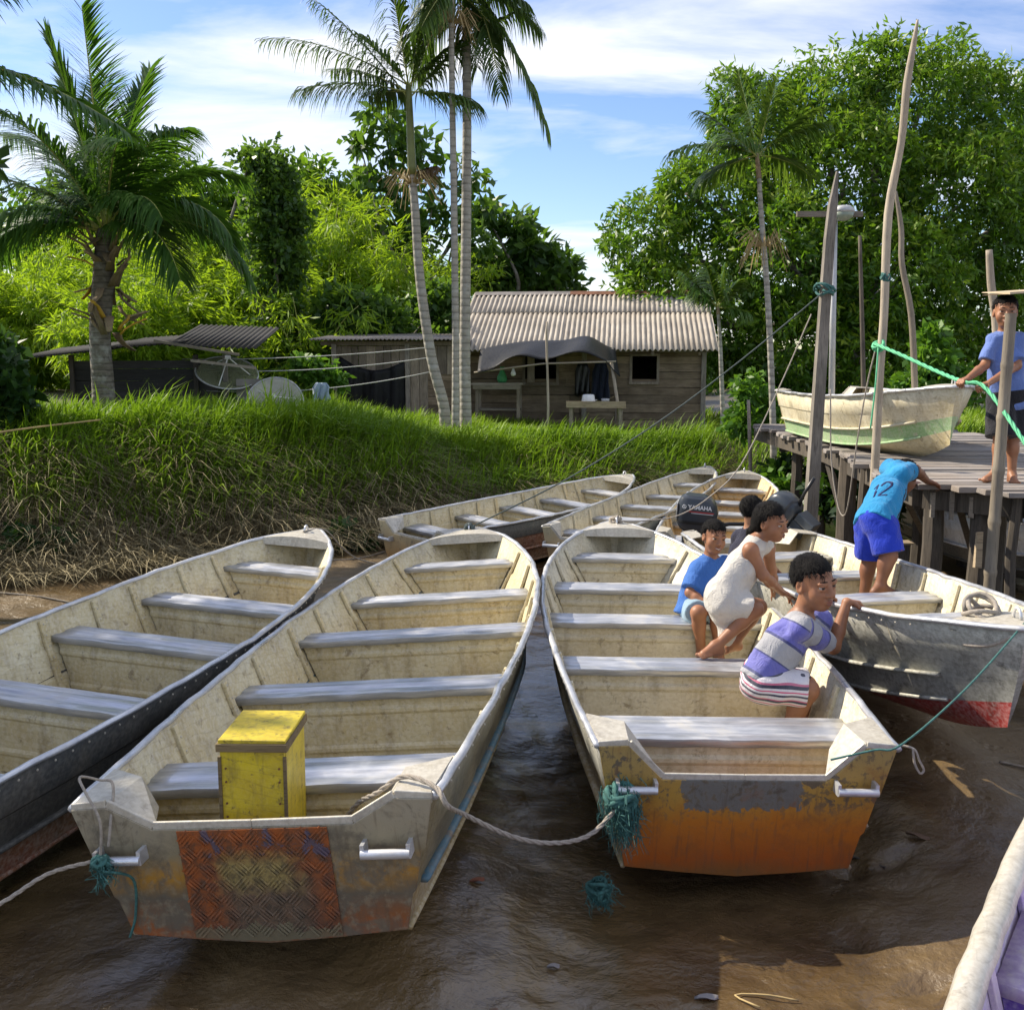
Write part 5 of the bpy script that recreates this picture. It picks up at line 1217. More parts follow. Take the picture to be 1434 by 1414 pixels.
def head_parts(c,f,up,hs):
    f=U(f);up=A3(up);up=U(up-f*(up@f));r=np.cross(f,up);ax=[r,f,up];P=lambda x,y,z:c+(r*x+f*y+up*z)*hs
    e=lambda x,y,z,a,b,d,k=.02:ell(P(x,y,z),np.array([a,b,d])*hs,ax,k*hs)
    pr=[e(0,-.012,.028,.073,.090,.083),e(0,.022,-.03,.059,.064,.074,.03),e(0,.050,-.088,.030,.026,.021,.035),e(-.036,.050,-.035,.028,.026,.03,.025),e(.036,.050,-.035,.028,.026,.03,.025)]
    pr+=[cone(P(0,.084,.004),P(0,.103,-.030),.0085*hs,.0125*hs,.014*hs)]+[e(s*.013,.091,-.034,.009,.010,.008,.008) for s in(-1,1)]
    pr+=[e(s*.030,.076,.022,.026,.013,.008,.012) for s in(-1,1)]
    pr+=[sub(e(s*.031,.098,.004,.016,.016,.010),.010*hs) for s in(-1,1)]
    pr+=[e(s*.031,.0775,.0115,.018,.012,.0065,.006) for s in(-1,1)]+[e(s*.031,.0765,-.0055,.017,.011,.006,.005) for s in(-1,1)]
    pr+=[e(0,.083,-.058,.024,.012,.0065,.008),e(0,.081,-.068,.020,.012,.0065,.008)]
    pr+=[e(s*.074,-.008,-.008,.011,.021,.031,.008) for s in(-1,1)]
    pr+=[sub(e(s*.086,-.004,-.004,.010,.010,.016),.006*hs) for s in(-1,1)]
    return pr,P,ax
def hand(W,d,pn,s,curl,side):
    """palm, four fingers bent in two joints, thumb from the side of the palm"""
    W=A3(W);d=U(d);pn=A3(pn);pn=U(pn-d*(pn@d));sd=np.cross(d,pn)*side;pr=[]
    for o in(-.018,0,.018):pr.append(cone(W+sd*o*s*.7,W+d*.062*s+sd*o*s*1.15,.0135*s,.0120*s,.012))
    for k,(o,l) in enumerate([(-.027,.056),(-.009,.066),(.009,.062),(.026,.050)]):
        b=W+d*.066*s+sd*o*s;a1=curl*.55;a2=curl*1.35
        d1=d*math.cos(a1)-pn*math.sin(a1);d2=d*math.cos(a2)-pn*math.sin(a2);m=b+d1*l*.5*s;pr+=[cone(b-d*.012*s,m,.0088*s,.0080*s,.006),cone(m,m+d2*l*.55*s,.0080*s,.0066*s,.005)]
    tb=W+d*.018*s+sd*.022*s;td=U(d*.62+sd*.62-pn*.45*curl);pr+=[cone(tb,tb+td*.03*s,.011*s,.0095*s,.010),cone(tb+td*.03*s,tb+td*.03*s+U(td+d*.3-pn*curl*.3)*.026*s,.0095*s,.0075*s,.005)]
    return pr
def person(name,label,J,s,hs,hf,hup,skin,hair='short',h=.006,barefoot=True,hands=None,smile=False,face=True,feet=None):
    """J: dict of joints in world space"""
    J={k:A3(v) for k,v in J.items()};org=np.array([(J['AL'][0]+J['AR'][0])/2,(J['AL'][1]+J['AR'][1])/2,min(J['AL'][2],J['AR'][2])-.05])
    r=empty(name,tuple(org),label,'person');pr=[]
    Pv,Ch,Nk=J['P'],J['C'],J['N'];side=U(J['SL']-J['SR'])
    for o in(-.035,.035):pr.append(cone(Pv+side*o*s,Ch+side*o*1.15*s,.078*s,.080*s,.05))
    pr.append(cone(Ch,Nk-U(Nk-Ch)*.03*s,.075*s,.05*s,.05))
    for q in('L','R'):
        S,E,W=J['S'+q],J['E'+q],J['W'+q];pr+=[cone(Nk-U(Nk-Ch)*.035*s,S,.046*s,.043*s,.04),cone(S,E,.041*s,.032*s,.025),cone(E,E+(W-E)*.35,.032*s,.033*s,.02),cone(E+(W-E)*.35,W,.033*s,.021*s,.015)]
        Hp,K,Ak=J['H'+q],J['K'+q],J['A'+q];pr+=[cone(Hp,K,.076*s,.047*s,.04),cone(K,Ak,.047*s,.029*s,.03)]
        back=U(np.cross(U(Ak-K),side)) ;cm=K+(Ak-K)*.3
        sgn=1 if back@(Hp-K+ (Ak-K)*.0)>0 else -1
        pr.append(ell(cm+back*sgn*.012*s,np.array([.04,.04,.055])*s,None,.03))
        fd=U(feet[q]) if feet else U((hf[0],hf[1],0))
        heel=Ak-fd*.025*s+np.array([0,0,-.034*s]);toe=Ak+fd*.115*s+np.array([0,0,-.040*s]);sdv=U(np.cross(fd,[0,0,1.]))
        pr+=[cone(Ak,heel,.029*s,.027*s,.02),cone(Ak+fd*.02*s,toe-fd*.03*s+[0,0,.006],.030*s,.024*s,.025),cone(heel,toe-fd*.02*s,.022*s,.022*s,.02)]
        for t_ in range(5):
            tb=toe-fd*(.012+.006*t_)*s+sdv*(t_-2)*.0135*s*(1 if q=='R' else -1)*-1;pr.append(cone(tb-fd*.02*s,tb+fd*.018*s,.0095*s,(.011 if t_==0 else .008)*s,.006))
        hd,pn,cu=(hands or {}).get(q,(tuple(W-E),(0,0,1),.6));pr+=hand(W,hd,pn,s,cu,1 if q=='R' else -1)
    Hc=J['Hd'];hp,P,ax=head_parts(Hc,hf,hup,hs)
    pr.insert(0,cone(Nk-U(Nk-Ch)*.02*s,P(0,-.02,-.05),.044*s,.043*hs,.03));body=skinmesh('body',pr+hp,h,skin,r,org)
    E_=lambda x,y,z,a,b,d,k=.02:ell(P(x,y,z),np.array([a,b,d])*hs,ax,k*hs)
    if face:
        for q in(-1,1):
            mb=MB();mb.mi=1;Mx=Matrix((ax[0],ax[2],ax[1])).transposed().to_4x4()
            c=P(q*.031,.0715,.003);T_=Matrix.Translation(Vector(c-org))@Mx;rr=.0148*hs
            rings=[0.02,.35,.72,.74,.9,1.2,1.6];prof=[(rr*math.sin(a),rr*math.cos(a)) for a in rings]
            mb.mi=1;mb.lathe(prof[:3],14,T_,cap=False);mb.mi=0;mb.lathe(prof[2:],14,T_,cap=False);mb.build('eye',[M['eye_w'],M['iris']],r,smooth=True)
            eb=MB();eb.tube([P(q*x_,y_,z_)-org for x_,y_,z_ in((.013,.0875,.0275),(.028,.087,.0305),(.044,.077,.0275),(.050,.069,.023))],[.002*hs,.003*hs,.0028*hs,.001*hs],6);eb.build('eyebrow',M['hair'],r,smooth=True)
        lp=MB();w=.026 if smile else .021;up_=.006 if smile else -.001
        lp.tube([P(x_,y_,z_)-org for x_,y_,z_ in((-w,.081,-.0625+up_),(-w*.5,.0915,-.0585),(0,.0955,-.0595),(w*.5,.0915,-.0585),(w,.081,-.0625+up_))],[.001,.0042*hs,.0045*hs,.0042*hs,.001],6);lp.tube([P(x_,y_,z_)-org for x_,y_,z_ in((-w*.9,.081,-.064+up_),(-w*.5,.089,-.070),(0,.093,-.0725),(w*.5,.089,-.070),(w*.9,.081,-.064+up_))],[.001,.0045*hs,.0052*hs,.0045*hs,.001],6);lp.build('lips',M['lip'],r,smooth=True)
        if smile:
            tm=MB();tm.tube([P(x_,y_,z_)-org for x_,y_,z_ in((-.019,.0875,-.061),(0,.0945,-.0655),(.019,.0875,-.061))],[.002,.0045*hs,.002],6);tm.build('teeth',M['teeth'],r,smooth=True)
    # hair
    hp_=[E_(0,-.020,.036,.083,.096,.090)]
    if hair=='long':hp_+=[E_(0,-.055,-.02,.068,.05,.075,.05),cone(P(0,-.085,-.03),P(-.01,-.125,-.10),.034*hs,.026*hs,.04),cone(P(-.01,-.125,-.10),P(-.01,-.12,-.20),.026*hs,.010*hs,.03)]
    lo=np.min([bbox(p)[0] for p in hp_],0)-.03;hi=np.max([bbox(p)[1] for p in hp_],0)+.03;hh=.0052;shape=tuple(np.ceil((hi-lo)/hh).astype(int)+1)
    D=field(hp_,lo,hh,shape);G=np.stack(np.meshgrid(*[lo[d]+hh*np.arange(shape[d]) for d in range(3)],indexing='ij'),-1)
    L=(G-A3(P(0,0,0)))/hs;lx,ly,lz=L@ax[0],L@ax[1],L@ax[2]
    an=np.arctan2(lx,ly)
    D=D+.0012*np.sin(lx*90+3*np.sin(ly*40)+lz*30)+.0008*np.sin(an*60)
    fr_=.054+.004*np.sin(lx*130+1.3)+.004*np.sin(lx*370)
    face_=np.maximum(np.maximum(lz-fr_,-(ly-.020+.25*(np.abs(lx)-.03))),-1)
    D=-smin(-D,face_*hs,.016*hs)                                 # open the face below the fringe
    side_=np.maximum(np.abs(lz+.02)-.034,np.abs(ly+.004)-.028);side_=np.maximum(side_,.055-np.abs(lx));D=-smin(-D,side_*hs,.008*hs)
    if hair!='long':D=np.maximum(D,-(lz+.052+.35*(ly+.06)+.006*np.sin(an*31))*hs)
    V,Q=nets(D,lo,hh);ho=npmesh('hair',V-org,Q,M['hair'],r,smooth=True)
    g=np.random.default_rng(int(abs(Hc[0])*1000));k=g.choice(len(V),min(len(V),1500));p0=V[k];N_=nrm(p0-A3(P(0,-.015,.02)));dn=-ax[2]+.35*ax[1]*np.where(((p0-A3(P(0,0,0)))@ax[1])[:,None]>.01,1.,-1.)+g.normal(size=(len(k),3))*.35
    t_=nrm(dn-N_*np.sum(dn*N_,1)[:,None]);ln=(g.uniform(.012,.034,len(k))*hs)[:,None];sd_=nrm(np.cross(t_,N_))*.0011
    a0=p0-N_*.002;a1=p0+t_*ln*.5+N_*.0045;a2=p0+t_*ln+N_*.001*g.uniform(0,4,(len(k),1))
    VV=np.stack([a0-sd_,a0+sd_,a1-sd_,a1+sd_,a2-sd_*.3,a2+sd_*.3],1).reshape(-1,3);b_=np.arange(len(k))[:,None]*6
    so2=npmesh('hair_strands',VV-org,np.concatenate([b_+np.array([0,1,3,2]),b_+np.array([2,3,5,4])],0),M['hair'],ho,smooth=True);so2['kind']='stuff'
    return r,J,org,P,ax
def rimnear(key,u,v,side):
    """point of a boat's rim (side +1 left, -1 right) that projects nearest to a photo pixel"""
    root,Hh=BO[key];best=None;bpy.context.view_layer.update();Mw=root.matrix_world
    for t in np.linspace(0,1,300):
        p=Hh.sec(t)[-1];w=Mw@Vector((p[0],side*p[1],p[2]));d=w-Vector((0,0,CAMH))
        z=d.y*math.cos(PITCH)-d.z*math.sin(PITCH);vy=-d.z*math.cos(PITCH)-d.y*math.sin(PITCH);pu=CX+FPX*d.x/z;pv=CY+FPX*vy/z;e=(pu-u)**2+(pv-v)**2
        if best is None or e<best[0]:best=(e,w)
    return best[1]
SK=m_skin('warm brown skin',(.30,.135,.070));SKD=m_skin('deep brown skin',(.215,.095,.052));SKL=m_skin('tan skin',(.34,.165,.09))
def along(a,b,l):return A3(a)+U(A3(b)-A3(a))*l
# ---- boy in the striped shirt, crouching in the orange boat, hands on the grey boat's gunwale
gr=rimnear('G',1197,863,-1);gl=rimnear('G',1160,856,-1)
SR=at(1121,880,5.06);wr=gr+Vector((-.06,-.03,.045));wl_=gl+Vector((-.07,-.03,.05));SL=at(1148,868,5.34)
J=dict(P=at(1068,948,5.14),C=at(1098,902,5.16),N=at(1124,863,5.2),Hd=at(1140,816,5.16),SR=SR,SL=SL,ER=at(1167,906,5.36),EL=at(1150,890,5.55),WR=wr,WL=wl_,HR=at(1066,958,5.08),HL=at(1080,956,5.24),KR=at(1131,966,5.04),KL=at(1128,960,5.26),AR=at(1090,1050,5.06),AL=at(1112,1046,5.24))
ps,J,og,P_,ax_=person('person','boy in a blue and grey striped shirt crouching in the orange boat',J,1.12,1.2,(.50,-.86,-.06),(-.05,-.1,1),SK,h=.006,hands={'R':((.8,.5,-.15),(-.1,0,1),1.2),'L':((.8,.5,-.1),(-.1,0,1),1.2)},feet={'L':(1,.1,0),'R':(1,-.1,0)})
ax0=U(J['N']-J['P']);st=(4.7,[(0,(.085,.085,.36)),(.44,(.02,.025,.14)),(.48,(.30,.30,.32)),(.93,(.02,.025,.14))])
m_st=m_cloth('striped jersey',None,None,st)
def shirt(J,s,infl,sleeve,mat,parent,org,h=.007,hemd=.10,amp=.007,seed=0,neck=.058,flare=1.):
    Pv,Ch,Nk=J['P'],J['C'],J['N'];sd=U(J['SL']-J['SR']);axu=U(Nk-Pv);gs=[];i=infl
    tp=[cone(Pv-axu*.06*s+sd*o*s*1.1,Ch+sd*o*1.2*s,.078*s+i*1.6*flare,.080*s+i,.05) for o in(-.036,.036)]+[cone(Ch,Nk-U(Nk-Ch)*.03*s,.078*s+i,.05*s+i*.8,.05)]
    tp+=[cone(Nk-U(Nk-Ch)*.035*s,J['S'+q],.046*s+i*.7,.043*s+i,.04) for q in 'LR'];hem=Pv-axu*hemd*s
    gs.append((tp,[(hem,axu)],(Pv,axu)))
    for q in 'LR':
        S,E=J['S'+q],J['E'+q];d=U(E-S);L=np.linalg.norm(E-S)*sleeve;gs.append(([cone(S,S+d*(L+.03),.043*s+i,.036*s+i*1.9,.03)],[(S+d*L,-d)],(S+d*.02,-d)))
    return garment('shirt',gs,h,mat,parent,org,holes=[ell(Nk+U(Nk-Ch)*.03*s,(neck*s,)*3)],amp=amp,seed=seed)
def shorts(J,s,infl,mat,parent,org,frac=.85,h=.007,waist=.05,amp=.006,seed=3,name='shorts',flare=1.):
    Pv,Ch=J['P'],J['C'];axu=U(Ch-Pv);sd=U(J['SL']-J['SR']);d=U(J['KR']-J['HR']);w_=np.array([0,-.45,1.]);w_=U(w_-d*(w_@d));w0=w_;gs=[([cone(Pv+sd*o*s,Pv+axu*.05*s+sd*o*s,.080*s+infl,.078*s+infl,.05) for o in(-.036,.036)],[(Pv+axu*waist*s,-axu)],(J['HR'],w0))]
    for q in 'LR':
        a,b=J['H'+q],J['K'+q];d=U(b-a);L=np.linalg.norm(b-a)*frac;w_=np.array([0,-.45,1.]);w_=U(w_-d*(w_@d));gs.append(([cone(a,a+d*(L+.05),.080*s+infl,.058*s+infl*1.5*flare,.04)],[(a+d*L,-d)],(J['HR'],w0)))
    return garment(name,gs,h,mat,parent,org,amp=amp,seed=seed)
shirt(J,1.12,.012,.72,m_st,ps,og,hemd=.035,seed=1)
wp=[(0,(.62,.58,.60)),(.22,(.03,.03,.06)),(.36,(.62,.58,.60)),(.50,(.55,.06,.16)),(.58,(.62,.58,.60)),(.72,(.025,.025,.05)),(.9,(.5,.12,.2))]
shorts(J,1.12,.014,m_cloth('striped shorts cloth',None,None,(13.,wp)),ps,og,.98,seed=2)
# ---- girl in a white dress
g1=rimnear('G',1100,836,-1);g2=rimnear('G',1092,832,-1)
J=dict(P=at(1014,836,5.92),C=at(1040,795,5.98),N=at(1060,757,6.02),Hd=at(1080,731,5.99),SR=at(1051,770,5.90),SL=at(1075,768,6.14),ER=at(1069,806,5.90),EL=at(1080,798,6.22),WR=at(1096,830,6.06),WL=at(1085,832,6.35),HR=at(1013,846,5.86),HL=at(1026,842,6.0),KR=at(1057,853,5.84),KL=at(1062,850,6.06),AR=at(1004,904,5.78),AL=at(1030,898,6.0))
ps,J,og,P_,ax_=person('person','girl in a white sleeveless dress leaning over from the orange boat',J,.98,.98,(.74,-.66,-.14),(-.1,0,1),SK,'long',h=.006,hands={'R':((.7,.4,-.3),(-.2,0,1),.9),'L':((.6,.5,-.3),(-.2,0,1),1.)},feet={'L':(-.8,-.5,-.05),'R':(-.9,-.4,-.05)})
s=.98;Pv,Ch,Nk=J['P'],J['C'],J['N'];sd=U(J['SL']-J['SR']);axu=U(Nk-Pv);gs=[]
tp=[cone(Pv+sd*o*s,Ch+sd*o*1.15*s,.091*s,.095*s,.05) for o in(-.036,.036)]+[cone(Ch,Nk-U(Nk-Ch)*.03*s,.084*s,.060*s,.05)]+[cone(Nk-U(Nk-Ch)*.035*s,J['S'+q]-U(J['S'+q]-Nk)*.03,.056*s,.05*s,.04) for q in 'LR']
gs.append((tp,[],(Pv,axu)));d=U((J['KR']+J['KL'])/2-Pv);e=U(np.array([0,0,-1.])+d*.5)
sk=[cone(J['H'+q],J['K'+q]-U(J['K'+q]-J['H'+q])*.03,.090*s,.074*s,.06) for q in 'LR']+[cone(Pv,J['K'+q]-U(J['K'+q]-J['H'+q])*.03,.090*s,.074*s,.06) for q in 'LR']+[cone(Pv-np.array([.01,0,0]),Pv+np.array([.05,-.02,-.22]),.085*s,.08*s,.06),cone(Pv,(J['KR']+J['KL'])/2+np.array([-.10,0,-.10]),.10*s,.09*s,.06)]
gs.append((sk,[(J['KR']+d*-.045,-d)],(Pv,d)))
dress=garment('dress',gs,.007,m_cloth('white dress cloth',(.53,.50,.45)),ps,og,holes=[ell(Nk+U(Nk-Ch)*.02*s,(.056*s,)*3)]+[ell(J['S'+q]+U(J['S'+q]-Nk)*.03,(.05*s,)*3) for q in 'LR'],amp=.007,seed=5)
# ---- smiling boy in blue
J=dict(P=at(976,846,6.72),C=at(985,812,6.76),N=at(996,782,6.8),Hd=at(1000,752,6.76),SR=at(977,796,6.76),SL=at(1014,790,6.8),ER=at(966,830,6.66),EL=at(1022,818,6.72),WR=at(992,848,6.56),WL=at(1018,842,6.62),HR=at(970,856,6.7),HL=at(986,856,6.72),KR=at(978,858,6.42),KL=at(1004,858,6.44),AR=at(982,915,6.45),AL=at(1006,915,6.47))
ps,J,og,P_,ax_=person('person','smiling boy in a plain blue shirt seated behind the girl',J,.95,.95,(.26,-.95,-.06),(.14,0,1),SK,h=.006,smile=True,feet={'L':(.1,-1,0),'R':(-.1,-1,0)})
shirt(J,.95,.016,.85,m_cloth('bright blue cloth',(.045,.14,.42)),ps,og,hemd=.10,seed=7)
shorts(J,.95,.014,m_cloth('pale blue shorts cloth',(.25,.36,.44)),ps,og,.9,seed=8)
# ---- boy in dark blue behind the girl, seen from the back
J=dict(P=at(1040,800,7.45),C=at(1044,772,7.48),N=at(1052,742,7.5),Hd=at(1054,716,7.5),SR=at(1064,755,7.36),SL=at(1034,752,7.62),ER=at(1074,780,7.42),EL=at(1030,780,7.7),WR=at(1084,796,7.52),WL=at(1050,800,7.8),HR=at(1046,806,7.42),HL=at(1034,806,7.54),KR=at(1064,815,7.55),KL=at(1052,815,7.7),AR=at(1066,850,7.6),AL=at(1054,850,7.72))
ps,J,og,P_,ax_=person('person','boy in a dark navy shirt sitting behind the girl with his face turned away',J,.95,.95,(.82,.52,-.12),(0,0,1),SKL,h=.006,feet={'L':(.6,.6,0),'R':(.6,.6,0)})
shirt(J,.95,.014,.8,m_cloth('dark navy cloth',(.016,.016,.034)),ps,og,seed=9)
shorts(J,.95,.014,m_cloth('dark shorts cloth',(.05,.05,.06)),ps,og,.9,seed=10)
# ---- person in turquoise shirt pushing against the jetty
hd_=at(1302,675,7.84)
J=dict(P=at(1226,728,7.05),C=at(1243,690,7.2),N=at(1259,656,7.36),Hd=at(1268,668,7.56),SR=at(1261,664,7.22),SL=at(1246,656,7.5),ER=at(1282,658,7.42),EL=at(1262,676,7.7),WR=at(1299,674,7.70),WL=at(1285,678,7.86),HR=at(1236,738,6.99),HL=at(1219,740,7.1),KR=at(1245,778,6.93),KL=at(1219,782,7.14),AR=at(1231,822,6.90),AL=at(1209,838,7.12))
ps,J,og,P_,ax_=person('person','person in a turquoise shirt and blue shorts pushing the jetty with one foot up',J,1.12,1.0,(.5,.6,-.7),(.3,.5,1),SKD,h=.0062,face=False,hands={'R':((.7,.45,-.25),(0,.1,1),.5),'L':((.7,.5,-.2),(0,0,1),.5)},feet={'L':(.7,.6,0),'R':(.96,-.1,-.05)})
turq=m_cloth('turquoise jersey',(.022,.23,.46));sh=shirt(J,1.12,.018,.55,turq,ps,og,hemd=.05,amp=.008,seed=12,flare=1.1)
blk=m_cloth('black sleeve cloth',(.012,.012,.014));S,E=J['SR'],J['ER'];d=U(E-S);L=np.linalg.norm(E-S)
garment('sleeve',[([cone(S+d*L*.2,S+d*(L*.75),.066,.060,.02)],[(S+d*L*.72,-d),(S+d*L*.28,d)],(S,d))],.007,blk,sh,og)
shs=shorts(J,1.12,.022,m_cloth('royal blue shorts cloth',(.015,.04,.42)),ps,og,.92,seed=13,flare=1.2)
a,b=J['HR'],J['KR'];d=U(b-a);o_=U(np.array([.55,-.8,0.]));rows=[]
def ribbon(name,pts,wv,w,mat,parent,org,th=.004):
    rows=[[A3(p)-A3(wv)*w/2-org,A3(p)-org,A3(p)+A3(wv)*w/2-org] for p in pts];ob=MB().grid([[tuple(q) for q in r_] for r_ in rows]).build(name,mat,parent,smooth=True);m_=ob.modifiers.new('w','SHRINKWRAP');m_.target=parent;m_.wrap_method='NEAREST_SURFACEPOINT';m_.wrap_mode='OUTSIDE_SURFACE';m_.offset=.003;m2=ob.modifiers.new('s','SOLIDIFY');m2.thickness=th;m2.offset=1;return ob
ribbon('stripe',[a+(b-a)*f+o_*.13 for f in np.linspace(-.05,.9,14)],(.8,.55,0),.032,m_cloth('crimson stripe',(.42,.015,.05)),shs,og)
ribbon('stripe',[J['P']+(J['SR']-J['P'])*f+np.array([.09,-.10,-.02]) for f in np.linspace(.02,.85,14)],(.8,.5,0),.03,blk,sh,og)
def number(txt,c,rx,up,size,mat,parent,org):
    cu=bpy.data.curves.new('n','FONT');cu.body=txt;cu.size=size;cu.align_x='CENTER';cu.align_y='CENTER';tmp=bpy.data.objects.new('n',cu);COL.objects.link(tmp);bpy.context.view_layer.update()
    me=bpy.data.meshes.new_from_object(tmp.evaluated_get(bpy.context.evaluated_depsgraph_get()));bpy.data.objects.remove(tmp);o=link('number',me,parent);me.materials.clear();me.materials.append(mat)
    x=U(rx);z=A3(up);z=U(z-x*(z@x));n=np.cross(x,z);o.matrix_local=Matrix(((x[0],z[0],n[0],c[0]-org[0]),(x[1],z[1],n[1],c[1]-org[1]),(x[2],z[2],n[2],c[2]-org[2]),(0,0,0,1)))
    m0=o.modifiers.new('r','REMESH') if False else None
    m_=o.modifiers.new('w','SHRINKWRAP');m_.target=parent;m_.wrap_method='NEAREST_SURFACEPOINT';m_.wrap_mode='OUTSIDE_SURFACE';m_.offset=.004;return o
cN=J['C']+np.array([-.085,-.11,.015]);xd=U((.95,-.25,.1));ud=U(J['N']-J['P']);npr=m_cloth('navy print',(.01,.02,.09))
for dg in([(-.055,.03),(-.03,.07),(-.03,-.07)],[(.01,.035),(.03,.068),(.06,.06),(.065,.03),(.04,-.01),(.01,-.068),(.07,-.068)]):
    pp=[Vector(p) for p in smoothpath([(a_,b_,0) for a_,b_ in dg],5)];rows=[]
    for q in range(len(pp)):
        tn=(pp[min(q+1,len(pp)-1)]-pp[max(q-1,0)]).normalized();nn=Vector((-tn.y,tn.x,0))*.0095
        rows.append([tuple(cN+xd*(pp[q].x+nn.x*e)*.8+ud*(pp[q].y+nn.y*e)*.8-og) for e in(-1,0,1)])
    ob=MB().grid(rows).build('number',npr,sh,smooth=True);m_=ob.modifiers.new('w','SHRINKWRAP');m_.target=sh;m_.wrap_method='NEAREST_SURFACEPOINT';m_.wrap_mode='OUTSIDE_SURFACE';m_.offset=.003;ob.modifiers.new('s','SOLIDIFY').thickness=.004
# flip-flop
ff=empty('flip_flop',tuple(J['AR']+np.array([.03,0,-.08])),'black flip-flop under the foot of the person pushing the jetty','sandal');fo=A3(ff.location);fd=U((.96,-.1,-.05))
MB().box((.05,0,.008),(.27,.095,.018),Matrix.Rotation(math.atan2(-.1,.96),3,'Z')).build('sole',M['black'],ff,bevel=.008)
MB().tube([(.0,.045,.015),(.06,.03,.055),(.11,-.01,.05),(.13,-.012,.015)],.008,6).tube([(.0,-.05,.015),(.06,-.04,.055),(.11,-.015,.05)],.008,6).build('strap',M['black'],ff,smooth=True)
# ---- boy on the jetty with a sheet of cardboard on his head
J=dict(P=at(1410,556,7.95),C=at(1408,503,7.95),N=at(1408,466,7.95),Hd=at(1408,437,7.9),SR=at(1391,477,7.95),SL=at(1425,475,7.95),ER=at(1379,512,7.9),EL=at(1424,512,7.86),WR=at(1354,531,7.72),WL=at(1384,537,7.62),HR=at(1402,566,7.95),HL=at(1419,566,7.97),KR=at(1401,612,7.88),KL=at(1418,612,7.95),AR=at(1394,664,7.88),AL=at(1417,666,7.92))
ps,J,og,P_,ax_=person('person','boy in a pale blue shirt standing on the jetty holding the green rope',J,1.0,1.06,(-.3,-.94,-.02),(0,0,1),SK,h=.006,smile=True,hands={'R':((-.8,-.5,-.1),(0,0,1),1.5),'L':((-.9,-.3,-.1),(0,0,1),1.3)},feet={'L':(-.2,-1,0),'R':(-.93,-.3,0)})
shirt(J,1.02,.010,.8,m_cloth('pale blue jersey',(.13,.20,.47)),ps,og,hemd=.10,seed=15,flare=1.2)
shs=shorts(J,1.02,.026,m_cloth('black shorts cloth',(.014,.014,.018)),ps,og,1.0,seed=16,flare=1.25)
a,b=J['HL'],J['KL'];ribbon('stripe',[a+(b-a)*f+np.array([.03,-.12,0]) for f in np.linspace(0,.95,12)],(1,.2,0),.012,M['white'],shs,og)
cbp=J['Hd']+np.array([.10,.02,.155]);cb_=empty('cardboard_sheet',tuple(cbp),'flat torn cardboard sheet resting on the head of the boy on the jetty','cardboard',rot=(R(3),R(-4),R(10)))
MB().box((.02,0,0),(.42,.34,.012),None,.008).build('sheet',m_plain('brown cardboard',(.48,.38,.25),.9,0,.1),cb_);MB().box((-.02,0,-.014),(.36,.30,.006),None,.006).build('lower_ply',m_plain('cardboard core',(.38,.29,.18),.9,0,.1),cb_)
# ------------------------------------------------------------------ more boats
BO['P']=make_boat('boat','cream boat with a green lower band hauled up on the jetty',(3.86,13.1,R(-88.5),.004,1.255,.03),3.95,.86,('cream','green_band','cream_pale','cream_pale'),'cream_pale',group='boats drawn up on the mud')
BO['Q']=make_boat('boat','white boat lying in the shade beneath the jetty',(5.15,13.2,R(-91),0.,.06,0),4.4,.85,('dark_hull','dark_hull','white_blue','white_blue'),'white_blue',group='boats drawn up on the mud')
root,Hh=BO['H']=make_boat('boat','boat with a purple interior and lilac tread plate seat',(1.15,1.27,R(54),0.,.03,0),4.8,1.,('purple','purple','purple','purple'),'purple_worn',seats=[.25],seatdepth=.95,rimw=.042,rail='knee',drop=.075,group='boats drawn up on the mud')
for c in root.children:
    if c.name.startswith('seat'):
        c.data.materials[0]=M['purple_worn']
        for rr_ in c.children:rr_.data.materials[0]=M['purple']
        zs=Hh.zr(.25)-.075;mb=MB();x0=.25*4.8
        for i in range(9):
            for j in range(9):
                cx,cy=x0+.08+i*.10,.05+(j-3)*.10+.05;sg=1 if(i+j)%2 else -1
                if abs(cy)>Hh.half(cx,zs)-.14:continue
                for k in(-1.5,-.5,.5,1.5):
                    a=math.pi/4*sg;mb.box((cx-k*.021*math.sin(a),cy+k*.021*math.cos(a),zs+.006),(.085,.009,.005),Matrix.Rotation(a,3,'Z'))
        t_=mb.build('tread_bars',M['purple_worn'],c);t_['kind']='stuff'
bpy.context.view_layer.update()
# ------------------------------------------------------------------ yellow crate
cr=empty('crate',(-.918,3.665,.22),'bright yellow painted wooden crate with a brown lid rim','crate',rot=(0,0,R(-1.5)))
cw,cd,ch=.235,.31,.675
for sx_,nm in((0,'front_panel'),(1,'back_panel')):
    MB().box((0,(-cd/2+.008) if sx_==0 else cd/2-.008,ch/2),(cw-.004,.014,ch)).build(nm,M['yellow_box'],cr,bevel=.002)
for sx_ in(-1,1):MB().box((sx_*(cw/2-.006),0,ch/2),(.014,cd-.032,ch-.004)).build('side_panel',M['yellow_box'],cr,bevel=.002)
MB().box((0,0,ch+.008),(cw+.006,cd+.006,.016),None,.002).build('lid',M['yellow_box'],cr,bevel=.003)
mb=MB()
for a,b,c,d in((0,-cd/2-.004,cw+.02,.012),(0,cd/2+.004,cw+.02,.012)):mb.box((a,b,ch-.012),(c,d,.030))
for sx_ in(-1,1):mb.box((sx_*(cw/2+.004),0,ch-.012),(.012,cd-.004,.030))
mb.build('lid_rim',M['wood_edge'],cr,bevel=.003)
for sx_ in(-1,1):MB().box((sx_*(cw/2-.001),-cd/2-.001,ch/2-.02),(.012,.012,ch-.05)).build('corner_strip',M['wood_edge'],cr,bevel=.002)
mb=MB()
